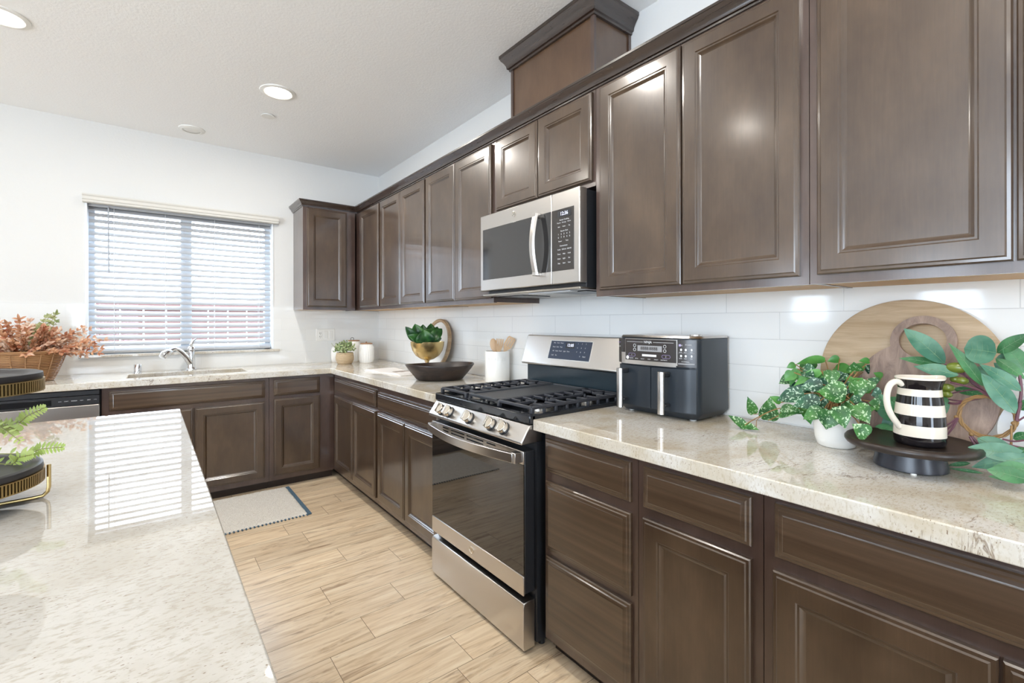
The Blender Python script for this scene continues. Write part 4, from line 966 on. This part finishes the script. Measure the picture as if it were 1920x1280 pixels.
# loop handled board
def board2():
    b = MB(); N = Vector((-1, 0, 0.17)).normalized(); U = Vector((0.17, 0, 1)).normalized(); Yv = Vector((0, -1, 0)); c0 = Vector((-0.105, -4.045, ZC+0.152))
    R1, R2, hc = 0.150, 0.070, 0.150
    out = []
    dd = hc; a1 = math.acos(max(-1, min(1, (R1*R1+dd*dd-R2*R2)/(2*R1*dd)))); a2 = math.acos((R2*R2+dd*dd-R1*R1)/(2*R2*dd))
    for k in range(61): a = PI/2+a1+(2*PI-2*a1)*k/60; out.append((R1*math.cos(a), R1*math.sin(a)))
    for k in range(1, 40): a = -PI/2+a2+(2*PI-2*a2)*k/40; out.append((R2*math.cos(a), hc+R2*math.sin(a)))
    inn = [(0.050*math.cos(2*PI*k/40), hc+0.002+0.047*math.sin(2*PI*k/40)) for k in range(40)]
    P = lambda p, n: c0+Yv*p[0]+U*p[1]+N*n
    for n_, in ((0.0,), (0.016,)):
        vo = [b.v(P(p, n_)) for p in out]; vi = [b.v(P(p, n_)) for p in inn]
        eo = [b.bm.edges.new((vo[i], vo[(i+1) % len(vo)])) for i in range(len(vo))]; ei = [b.bm.edges.new((vi[i], vi[(i+1) % len(vi)])) for i in range(len(vi))]
        bmesh.ops.triangle_fill(b.bm, use_beauty=True, edges=eo+ei, use_dissolve=False)
        if n_ == 0: V0 = (vo, vi)
        else:
            for A_, B_ in ((V0[0], vo), (V0[1], vi)):
                for i in range(len(A_)): b.face([A_[i], A_[(i+1) % len(A_)], B_[(i+1) % len(A_)], B_[i]])
    return b.obj('handled_cutting_board', M_BOARD2, sharp=40)
tag(board2(), 'brown wooden cutting board with a big ring handle, in front of the round board', 'cutting board', 'cutting boards leaning on the backsplash')
# white plate behind the greenery
pc = Vector((-0.125, -4.292, ZC+0.098))
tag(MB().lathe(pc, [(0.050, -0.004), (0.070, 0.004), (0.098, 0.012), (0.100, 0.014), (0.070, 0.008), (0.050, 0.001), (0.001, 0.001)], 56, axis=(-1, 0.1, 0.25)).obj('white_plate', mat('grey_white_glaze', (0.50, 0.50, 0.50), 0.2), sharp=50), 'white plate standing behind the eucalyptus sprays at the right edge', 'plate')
# cake stand
cx, cy = -0.289, -4.060
o = thing('cake_stand', 'low round dark wooden cake stand on the worktop, carrying the striped jug', 'cake stand', (cx, cy, ZC))
MB().lathe((cx, cy, ZC), [(0.068, 0.002), (0.0715, 0.004), (0.071, 0.014), (0.066, 0.034), (0.064, 0.050)], 64).obj('base', mat('stand_black', (0.018, 0.020, 0.030), 0.3), o)
MB().lathe((cx, cy, ZC+0.050), [(0.120, 0), (0.127, 0.002), (0.131, 0.008), (0.131, 0.014), (0.127, 0.019), (0.121, 0.020), (0.117, 0.018), (0.001, 0.018)], 80).obj('plate', M_WALNUT, o, sharp=50)
MB().cyl((cx-0.064, cy-0.02, ZC), (cx-0.064, cy-0.02, ZC+0.004), 0.006, seg=10).obj('rubber_foot', M_WHITEP, o)
# striped jug
jz = ZC+0.0682; q = at(1724, 839, 'z', jz); q2 = (q-CAM); q2.z = 0; q += q2.normalized()*0.0475; jx, jy = q.x, q.y
o = thing('striped_jug', 'black and cream striped ceramic jug standing on the cake stand', 'jug', (jx, jy, jz))
KK = [(0.056, 0), (0.061, 0.003), (0.0625, 0.010), (0.0628, 0.022), (0.0622, 0.048), (0.0605, 0.070), (0.0570, 0.096), (0.0535, 0.115), (0.0515, 0.131), (0.0545, 0.143), (0.0590, 0.153), (0.0600, 0.156)]
sd = Vector((0.791, -0.612, 0)).normalized()
b = MB(); seg = 64; mats_ = [M_BLKGL, M_BLKGL, M_BLKGL, M_CREAM, M_BLKGL, M_CREAM, M_BLKGL, M_CREAM, M_BLKGL, M_BLKGL, M_CREAM]
def jring(r, z, spout=0.0):
    r *= 0.775
    row = []
    for i in range(seg):
        a = 2*PI*i/seg; d = Vector((math.cos(a), math.sin(a), 0)); k = max(0, d.dot(sd))**10
        row.append(Vector((jx, jy, jz+z+0.003*k*spout))+d*(r+0.009*k*spout))
    return row
prev = None; b.use(M_CREAM)
for i, (r, z) in enumerate(KK):
    sp = max(0, (z-0.112)/0.044)
    cur = [b.v(p) for p in jring(r, z, sp)]
    if prev is not None:
        b.use(mats_[i-1])
        for k in range(seg): b.face([prev[k], prev[(k+1) % seg], cur[(k+1) % seg], cur[k]])
    else: b.face(list(reversed(cur)))
    prev = cur
b.use(M_CREAM)
for r, z, sp in ((0.0585, 0.1575, 1), (0.0555, 0.152, 0.8), (0.0475, 0.131, 0.3), (0.055, 0.08, 0), (0.055, 0.01, 0)):
    cur = [b.v(p) for p in jring(r, z, sp)]
    for k in range(seg): b.face([prev[k], prev[(k+1) % seg], cur[(k+1) % seg], cur[k]])
    prev = cur
b.face(prev); b.obj('body', None, o, sharp=60, recalc=False)
hd = -sd; hp = []
for (o_, z) in ((0.052, 0.140), (0.070, 0.147), (0.090, 0.138), (0.099, 0.115), (0.097, 0.090), (0.086, 0.068), (0.070, 0.050), (0.060, 0.040)): hp.append(Vector((jx, jy, jz+z))+hd*o_*0.775)
def catmull(P, n=4):
    out = []
    for i in range(len(P)-1):
        p0, p1, p2, p3 = P[max(i-1, 0)], P[i], P[i+1], P[min(i+2, len(P)-1)]
        for k in range(n):
            t_ = k/n; out.append(0.5*((2*p1)+(p2-p0)*t_+(2*p0-5*p1+4*p2-p3)*t_*t_+(3*p1-p0-3*p2+p3)*t_**3))
    return out+[P[-1]]
hp = catmull(hp); MB().tube(hp, 0.0068, 14).obj('handle', M_CREAM, o)

# pothos in white pot
cx, cy = -0.200, -3.876
o = thing('white_flowerpot', 'smooth white round flowerpot left of the cake stand', 'flowerpot', (cx, cy, ZC))
MB().lathe((cx, cy, ZC), [(0.038, 0), (0.046, 0.005), (0.052, 0.025), (0.055, 0.055), (0.054, 0.085), (0.052, 0.100), (0.049, 0.101), (0.049, 0.080), (0.001, 0.078)], 56).obj('pot', M_CERAM, o, sharp=50)
o = thing('pothos_plant', 'trailing plant with white-flecked green leaves in the white flowerpot', 'plant', (cx, cy, ZC+0.08))
root = Vector((cx, cy, ZC+0.085))
c1 = lambda a, b_: (1340+a/4.266, 560+b_/4.266)
PL = [(312, 925, 262, 782, 78, -.14, 0), (430, 972, 445, 782, 132, -.16, 0), (248, 1028, 108, 932, 72, -.20, 0), (215, 1058, 356, 1050, 74, -.20, 0), (520, 915, 712, 905, 120, -.22, 0),
      (715, 760, 495, 815, 130, -.24, 1), (845, 815, 625, 860, 115, -.26, 1), (865, 685, 680, 715, 108, -.22, 1), (1052, 775, 820, 740, 180, -.30, 0), (868, 895, 708, 965, 112, -.30, 0),
      (930, 890, 890, 1045, 150, -.31, 0), (985, 860, 1045, 1042, 118, -.33, 0), (935, 570, 930, 695, 98, -.22, 0), (885, 490, 650, 525, 78, -.14, 2), (850, 580, 630, 700, 74, -.20, 2), (665, 560, 600, 700, 64, -.16, 2),
      (960, 550, 1135, 600, 88, -.12, 2), (1115, 640, 1015, 715, 100, -.16, 1), (1150, 655, 1150, 812, 96, -.22, 0), (1225, 650, 1200, 755, 100, -.20, 0), (1120, 850, 1240, 1000, 128, -.30, 0), (1225, 1098, 1098, 1000, 118, -.37, 0),
      (645, 525, 575, 552, 50, -.13, 2), (1035, 830, 1115, 890, 80, -.28, 0), (900, 870, 760, 800, 110, -.24, 1), (1050, 610, 950, 690, 120, -.16, 1), (800, 560, 700, 600, 90, -.14, 0), (740, 520, 690, 600, 70, -.11, 0),
      (1000, 480, 900, 500, 60, -.12, 2), (860, 900, 800, 830, 80, -.22, 1), (1080, 800, 1180, 830, 90, -.24, 1), (1000, 700, 1120, 760, 110, -.20, 1), (760, 640, 650, 640, 90, -.16, 2), (900, 640, 860, 760, 100, -.2, 1),
      (1180, 900, 1290, 880, 80, -.24, 2), (1290, 690, 1220, 640, 90, -.16, 0), (1330, 640, 1270, 590, 70, -.14, 2), (1340, 760, 1250, 770, 90, -.18, 1), (1320, 850, 1230, 830, 90, -.22, 0), (1200, 560, 1120, 520, 60, -.12, 2), (1240, 500, 1150, 498, 48, -.16, 2),
      (530, 830, 440, 780, 60, -.18, 2)]
rp = random.Random(5)
for k in range(46):
    a, b_ = rp.uniform(610, 1260), rp.uniform(540, 900); an = rp.uniform(0, 2*PI); l = rp.uniform(70, 130)
    PL.append((a, b_, a+l*math.cos(an), b_+l*0.8*math.sin(an)+20, rp.uniform(60, 100), rp.uniform(-.21, -.10), rp.choice((0, 1, 1, 2))))
bb = {0: MB(), 1: MB(), 2: MB()}; st = MB()
for (a, b_, c_, d_, w_, x_, k) in PL:
    p0 = at(*c1(a, b_), 'x', x_); p1 = at(*c1(c_, d_), 'x', x_-0.012); dep = (p0-CAM).length
    p0.z = max(p0.z, ZC+0.008); p1.z = max(p1.z, ZC+0.006)
    bb[k].leaf(p0, p1, w_/4.266*dep/1000*1.08, n=(-0.75, -0.35, 0.55+random.uniform(-0.3, 0.3)), fold=0.28, droop=0.16, shape='heart', nu=10)
    if (p0-root).length < 0.25:
        mid = (root+p0)/2+Vector((0, 0, 0.03)); st.tube(catmull([root+Vector((random.uniform(-.03, .03), random.uniform(-.03, .03), 0)), mid, p0], 4), 0.0016, 5)
def pp(l, x_): return [at(*c1(a, b_), 'x', x_) for a, b_ in l]
st.tube(catmull(pp([(860, 860), (700, 850), (500, 880), (370, 935), (270, 990), (240, 1015)], -.20)), 0.0016, 6); st.tube(pp([(370, 920), (312, 922)], -.15), 0.0013, 5); st.tube(pp([(370, 940), (335, 970), (332, 1025)], -.20), 0.0013, 5)
for k, (nm, m_) in enumerate((('flecked_leaves', M_POTH), ('dark_flecked_leaves', M_POTHD), ('plain_leaves', M_POTHP))): bb[k].obj(nm, m_, o, recalc=False, sharp=180)
st.obj('stems', M_TWIG, o)

# eucalyptus and olive spray
o = thing('eucalyptus_spray', 'spray of large eucalyptus and olive leaves with purple stems at the right edge', 'greenery', (-0.2, -4.25, ZC))
c2 = lambda a, b_: (1600+a/6, 580+b_/6); c3 = lambda a, b_: (1620+a/6.4, 760+b_/6.4)
EL = [(c2, 1030, 610, 570, 215, 235, -.20, 0, 'oval'), (c2, 1010, 628, 515, 548, 115, -.19, 1, 'lance'), (c2, 1185, 740, 680, 640, 175, -.22, 0, 'lance'), (c2, 1610, 490, 1245, 440, 400, -.20, 0, 'round'),
      (c2, 1465, 865, 1070, 375, 135, -.21, 1, 'lance'), (c2, 1615, 490, 1990, 270, 160, -.18, 1, 'oval'), (c2, 1600, 550, 1940, 790, 130, -.20, 1, 'lance'), (c2, 1890, 920, 1415, 610, 170, -.23, 0, 'lance'),
      (c2, 1825, 1170, 1440, 720, 225, -.24, 0, 'oval'), (c2, 1735, 575, 2010, 540, 95, -.16, 1, 'lance'), (c2, 1580, 790, 1400, 640, 170, -.18, 0, 'oval'), (c2, 1130, 890, 1490, 975, 110, -.16, 1, 'lance'),
      (c2, 950, 930, 1030, 1190, 150, -.18, 1, 'oval'), (c2, 1830, 780, 1580, 600, 170, -.17, 0, 'oval'), (c2, 1810, 530, 1600, 560, 120, -.16, 0, 'oval'), (c2, 1880, 1130, 2000, 1000, 120, -.2, 1, 'lance'),
      (c3, 1360, 390, 1850, 620, 215, -.24, 0, 'oval'), (c3, 2000, 620, 1290, 740, 215, -.28, 0, 'lance'), (c3, 1440, 815, 1000, 780, 45, -.24, 1, 'lance'), (c3, 1280, 690, 1000, 720, 60, -.22, 1, 'lance'),
      (c3, 2020, 780, 1540, 740, 190, -.30, 1, 'oval'), (c3, 2050, 900, 1490, 850, 130, -.30, 1, 'lance'), (c3, 1790, 400, 2000, 330, 110, -.22, 1, 'lance'), (c3, 1800, 520, 2000, 560, 80, -.26, 1, 'lance'), (c3, 1980, 640, 1700, 560, 120, -.22, 0, 'lance')]
c0 = lambda a, b_: (a, b_)
EL += [(c0, 1672, 790, 1650, 738, 34, -.18, 1, 'oval'), (c0, 1640, 800, 1682, 815, 26, -.20, 1, 'lance'), (c0, 1690, 770, 1655, 812, 30, -.17, 0, 'oval'), (c0, 1640, 770, 1690, 745, 26, -.15, 1, 'oval'), (c0, 1935, 860, 1815, 838, 40, -.27, 0, 'oval'), (c0, 1930, 900, 1850, 880, 34, -.32, 1, 'oval'), (c0, 1925, 700, 1880, 640, 34, -.17, 1, 'oval')]
be = {0: MB(), 1: MB()}; M_VEIN = mat('leaf_vein', (0.22, 0.36, 0.20), 0.5)
for (cc, a, b_, c_, d_, w_, x_, k, sh) in EL:
    s_ = 6 if cc is c2 else (1 if cc is c0 else 6.4); p0 = at(*cc(a, b_), 'x', x_); p1 = at(*cc(c_, d_), 'x', x_-0.01); dep = 1.05+0.0
    dep = (p0-CAM).dot(Vector((math.sin(YAW), math.cos(YAW), 0)))
    if p0.z < ZC+0.006: p0.z = ZC+0.006
    if p1.z < ZC+0.006: p1.z = ZC+0.006
    be[k].use(M_EUCD if k else M_EUC); be[k].leaf(p0, p1, w_/s_*dep/FPX*0.92, n=(-0.85, -0.2, 0.5), fold=0.16, droop=0.10, shape=sh, nu=12)
    dl = (p1-p0); nn_ = Vector((-0.85, -0.2, 0.5)); nn_ = (nn_-dl.normalized()*nn_.dot(dl.normalized())).normalized(); rr_ = dl.normalized().cross(nn_); hw = w_/s_*dep/FPX*0.92/2
    be[k].use(M_VEIN); be[k].tube([p0+dl*q+nn_*(math.sin(PI*q)*0.05*dl.length+0.0004) for q in (0, .2, .4, .6, .8, .97)], [0.0006, 0.0006, 0.0005, 0.0004, 0.0003, 0.0002], 4)
    for q in (0.25, 0.42, 0.58, 0.74):
        for sg in (-1, 1):
            c_ = p0+dl*q+nn_*(math.sin(PI*q)*0.05*dl.length+0.0003); e_ = c_+rr_*sg*hw*0.62*math.sin(PI*q)+dl*0.07+nn_*(0.0005+0.16*0.62*0.55*hw*math.sin(PI*q)); be[k].tube([c_, e_], [0.0003, 0.00015], 4)
be[0].obj('eucalyptus_leaves', M_EUC, o, recalc=False, sharp=180); be[1].obj('olive_leaves', M_EUCD, o, recalc=False, sharp=180)
for cc, x_, l, r_ in ((c2, -.21, [(1030, 610), (1170, 700), (1300, 770), (1480, 920), (1540, 985)], .0022), (c2, -.22, [(1090, 820), (1300, 870), (1420, 910), (1540, 985)], .0025), (c2, -.20, [(1100, 945), (1300, 905), (1420, 910)], .0018),
                      (c2, -.19, [(1240, 710), (1340, 830), (1500, 930)], .0022), (c2, -.21, [(1870, 740), (1890, 900), (1870, 1060), (1830, 1190)], .003), (c2, -.21, [(1730, 880), (1760, 930)], .0018), (c2, -.2, [(1070, 1050), (1150, 1060), (1240, 1040)], .003),
                      (c2, -.2, [(1070, 1010), (1240, 1030), (1500, 985)], .002), (c3, -.23, [(970, 250), (1050, 200), (1110, 150)], .002), (c3, -.23, [(980, 300), (1060, 230), (1120, 150)], .002), (c3, -.23, [(1000, 350), (1070, 260), (1130, 150)], .002),
                      (c3, -.23, [(1290, 370), (1380, 470), (1490, 590), (1640, 670)], .003), (c3, -.24, [(1270, 370), (1330, 470), (1440, 560)], .0025), (c3, -.23, [(1640, 420), (1760, 480), (1960, 520)], .0032), (c3, -.23, [(1660, 400), (1800, 430), (1960, 410)], .0022),
                      (c3, -.22, [(1830, 180), (1850, 80), (1880, -40)], .0032), (c3, -.22, [(1840, 190), (1950, 120)], .002)):
    pts = [at(*cc(a, b_), 'x', x_) for a, b_ in l]
    for p in pts: p.z = max(p.z, ZC+0.004)
    MB().tube(catmull(pts, 3) if len(pts) > 2 else pts, r_, 6).obj('stem', M_STEMP, o)
for (a, b_, r_, sx) in ((1165, 655, .0155, 1.5), (1140, 785, .0095, 1.1), (1222, 802, .0105, 1.35), (1055, 880, .0115, 1.4), (975, 925, .009, 1.2), (1052, 955, .0095, 1.3)):
    b = MB(); b.sphere(at(*c2(a, b_), 'x', -.215), r_, 0.8, sx*0.9, 0.85, 16, 12); b.obj('olive', M_OLIVE, o, sharp=180)
hc = at(1850, 781, 'x', -.215); b = MB()
for k in range(3):
    pts = []
    for i in range(49):
        a = 2*PI*i/48; r_ = 0.047+0.0025*math.sin(a*5+k*2.1); pts.append(hc+Vector((0.0025*math.cos(a*4+k*2), r_*math.cos(a), r_*math.sin(a))))
    b.tube(pts, 0.0019+0.0004*k, 6)
for p_ in ((1110, 140), (1290, 345), (1800, 215)): q = at(*c3(*p_), 'x', -.215); b.sphere(q, 0.0052, 1, 1, 1, 10, 8)
b.tube([at(*c3(1770, 240), 'x', -.225), at(*c3(1765, 545), 'x', -.225)], 0.0022, 6)
b.obj('twig_ring', M_TWIG, o)

# ------------------------------------------------------------------ left: basket with dried foliage
cx, cy = -2.360, -0.320
mat('cane', (0.33, 0.17, 0.07), 0.5)
o = thing('wicker_basket', 'oval rattan basket on the worktop left of the window', 'basket', (cx, cy, ZC))
b = MB(); rs = []
for r, z in ((0.125, 0), (0.13, 0.004), (0.148, 0.05), (0.170, 0.11), (0.187, 0.165), (0.190, 0.178), (0.183, 0.180), (0.175, 0.15), (0.13, 0.02), (0.001, 0.012)):
    rs.append([(cx+r*math.cos(2*PI*i/72)*(1+0.008*math.cos(24*2*PI*i/72)), cy+r*0.8*math.sin(2*PI*i/72)*(1+0.008*math.cos(24*2*PI*i/72)), ZC+z) for i in range(72)])
b.use(M_RATTAN); b.rings(rs)
b.use(MATS['cane'])
for k in range(19):
    zz = 0.006+0.0092*k; q = zz/0.178; rr = 0.131+0.060*(q**0.75)
    b.tube([(cx+(rr+0.0012*math.cos(15*2*PI*i/90+PI*k))*math.cos(2*PI*i/90), cy+0.8*(rr+0.0012*math.cos(15*2*PI*i/90+PI*k))*math.sin(2*PI*i/90), ZC+zz) for i in range(91)], 0.0026, 5, cap=False)
b.obj('woven_body', None, o, sharp=70)
b = MB(); b.tube([(cx+0.187*math.cos(2*PI*i/48), cy+0.150*math.sin(2*PI*i/48), ZC+0.180) for i in range(49)], 0.006, 8, cap=False)
for k in range(18):
    a = 2*PI*k/18; b.tube([(cx+r*math.cos(a), cy+r*0.8*math.sin(a), ZC+z) for r, z in ((0.133, 0.004), (0.152, 0.05), (0.174, 0.11), (0.190, 0.165))], 0.0032, 6)
b.obj('rim_and_stakes', MATS['cane'], o)
o = thing('dried_foliage', 'bunch of rust, blush and olive dried leaves spilling from the rattan basket', 'dried foliage', (cx, cy, ZC+0.17))
mbs = {'rust_leaves': (MB(), M_RUST), 'blush_leaves': (MB(), M_TANL), 'green_leaves': (MB(), M_OLVL)}; st = MB(); keys = list(mbs)
specs = []
for k in range(84):
    a = random.uniform(0, 2*PI); el = random.uniform(0.15, 1.3); L = random.uniform(0.14, 0.245); specs.append((Vector((math.cos(a)*math.cos(el)*1.15, math.sin(a)*math.cos(el)*0.7-0.1, math.sin(el)*1.0)), L, random.choice((0, 0, 0, 1, 1))))
specs += [(Vector((0.95, -0.05, 0.42)), 0.29, 1), (Vector((0.98, -0.1, 0.26)), 0.26, 0), (Vector((0.90, 0, 0.55)), 0.25, 1), (Vector((0.93, -0.2, 0.35)), 0.25, 0), (Vector((0.28, 0, 1.05)), 0.25, 2), (Vector((0.38, 0.05, 1.05)), 0.27, 2), (Vector((0.22, 0, 1.0)), 0.21, 2), (Vector((-0.05, 0, 1.15)), 0.22, 0), (Vector((0.1, 0, 1.2)), 0.20, 1), (Vector((-0.3, 0, 0.95)), 0.26, 0), (Vector((0.75, 0, 0.8)), 0.25, 0), (Vector((0.8, 0, 0.7)), 0.27, 1), (Vector((0.32, 0.02, 1.1)), 0.24, 2), (Vector((0.42, -0.03, 0.95)), 0.25, 2), (Vector((0.55, -0.1, 0.6)), 0.28, 0), (Vector((0.6, -0.1, 0.5)), 0.26, 1)]
for d, L, k in specs:
    p0 = Vector((cx, cy, ZC+0.15))+Vector((d.x*0.10, d.y*0.08, 0)); pts = []
    for i in range(9): q = i/8; pts.append(p0+d*L*q-Vector((0, 0, 0.05*q*q))+Vector((0, 0, 0.02*q)))
    for p in pts: p.y = min(p.y, -0.03)
    st.tube(pts, 0.0012, 5)
    for i in range(2, 9):
        for sgn in (-1, 1, 0):
            ax = (pts[i]-pts[i-1]).normalized(); sd_ = ax.cross(Vector((0, -0.6, 0.8))).normalized()*sgn+ax*0.7+Vector((random.uniform(-.4, .4), random.uniform(-.4, .4), random.uniform(-.3, .4)))
            sd_.normalize(); e = pts[i]+sd_*random.uniform(0.022, 0.040)
            if e.y > -0.02: continue
            kk = k if random.random() < 0.8 else random.choice((0, 1))
            if k == 2: kk = 2
            mbs[keys[kk]][0].leaf(pts[i], e, random.uniform(0.011, 0.018), n=(random.uniform(-.5, .5), -0.8, 0.5), nu=4, fold=0.3, droop=0.2, shape='oval')
for k_, (mb_, m_) in mbs.items(): mb_.obj(k_, m_, o, recalc=False, sharp=180)
st.obj('stems', M_TWIG, o)

# tiered tray
cx, cy, R = -2.062, -3.048, 0.139
o = thing('tiered_tray', 'two-tier black tray with ribbed brass rims at the left edge of the island', 'tray', (cx, cy, ZC))
for z in (0.955, 1.136):
    b = MB(); b.use(M_BLACK); b.lathe((cx, cy, z), [(R-0.008, 0), (R-0.003, 0), (R-0.003, 0.023), (R-0.008, 0.023)], 120)
    b.use(M_BRASSD)
    for zz in (0, 0.0215): b.lathe((cx, cy, z+zz), [(R-0.004, 0), (R, 0), (R, 0.002), (R-0.004, 0.002)], 120)
    for k in range(150):
        a = 2*PI*k/150; d = Vector((math.cos(a), math.sin(a), 0)); b.bar(Vector((cx, cy, z))+d*(R-0.0015), Vector((cx, cy, z+0.0225))+d*(R-0.0015), 0.0032, 0.003, up=d)
    b.obj('brass_rim', None, o, sharp=60)
    MB().lathe((cx, cy, z+0.0235), [(R-0.004, 0), (R-0.002, 0.003), (R-0.003, 0.012), (R-0.008, 0.014), (R-0.022, 0.012), (R-0.028, 0.007), (0.001, 0.007)], 80).obj('tray_disc', mat('tray_black', (0.022, 0.020, 0.022), 0.45) if 'tray_black' not in MATS else MATS['tray_black'], o, sharp=50)
b = MB()
for a in (0.125, 0.125+PI/2, 0.125+PI, 0.125+1.5*PI):
    d = Vector((math.cos(a), math.sin(a), 0)); P = lambda r, z: Vector((cx, cy, 0))+d*r+Vector((0, 0, z))
    pts = [P(R+0.005, 0.980), P(R+0.005, 0.935), P(R+0.003, 0.925), P(R-0.004, 0.918), P(R-0.02, 0.917), P(0.0, 0.917)]
    b.tube(pts, 0.0035, 8)
b.obj('base_legs', M_BRASS, o)
MB().tube([(cx, cy, ZC+0.02), (cx, cy, 1.28)], 0.006, 12).obj('centre_post', M_BRASS, o)
# fern on the lower tier
fcx, fcy = cx-0.02, cy+0.02
o = thing('potted_fern', 'pale green fern on the lower tier of the brass-rimmed tray', 'plant', (fcx, fcy+0.045, 0.986))
MB().lathe((fcx, fcy+0.045, 0.986), [(0.026, 0), (0.034, 0.035), (0.036, 0.040), (0.032, 0.040), (0.001, 0.036)], 32).obj('pot', M_CERAM, o)
b = MB(); st = MB()
def frond(pts, w_):
    pts = catmull([Vector(p) for p in pts], 6); n = len(pts); st.tube(pts, 0.0010, 5)
    for i in range(2, n):
        q = i/n; ax = (pts[i]-pts[i-1]).normalized(); sd_ = ax.cross(Vector((0.15, -0.9, 0.35))).normalized()
        for sg in (-1, 1):
            l = w_*0.95*(1-q)**0.5*(0.5+q*0.8)
            b.leaf(pts[i], pts[i]+(sd_*sg+ax*0.45).normalized()*l, 0.0056*(1.1-0.4*q), n=(0.15, -0.9, 0.35), nu=4, fold=0.1, shape='oval')
rt = Vector((fcx, fcy+0.045, 1.02))
for (u, v, u2, v2) in ((20, 800, 84, 764), (40, 850, 118, 838), (0, 800, 35, 808), (10, 870, 60, 852)):
    frond([rt, at(u, v, 'y', fcy+0.02), at((u+u2)/2, (v+v2)/2-3, 'y', fcy+0.0), at(u2, v2, 'y', fcy-0.01)], 0.026)
for k in range(9):
    a = PI*0.35+2*PI*k/9*0.72+0.6; d = Vector((math.cos(a), math.sin(a), 0)); frond([rt, rt+d*0.05+Vector((0, 0, 0.05)), rt+d*0.10+Vector((0, 0, 0.055)), rt+d*0.15+Vector((0, 0, 0.02))], 0.026)
b.obj('fronds', M_FERN, o, recalc=False, sharp=180); st.obj('stems', M_STEMG, o)
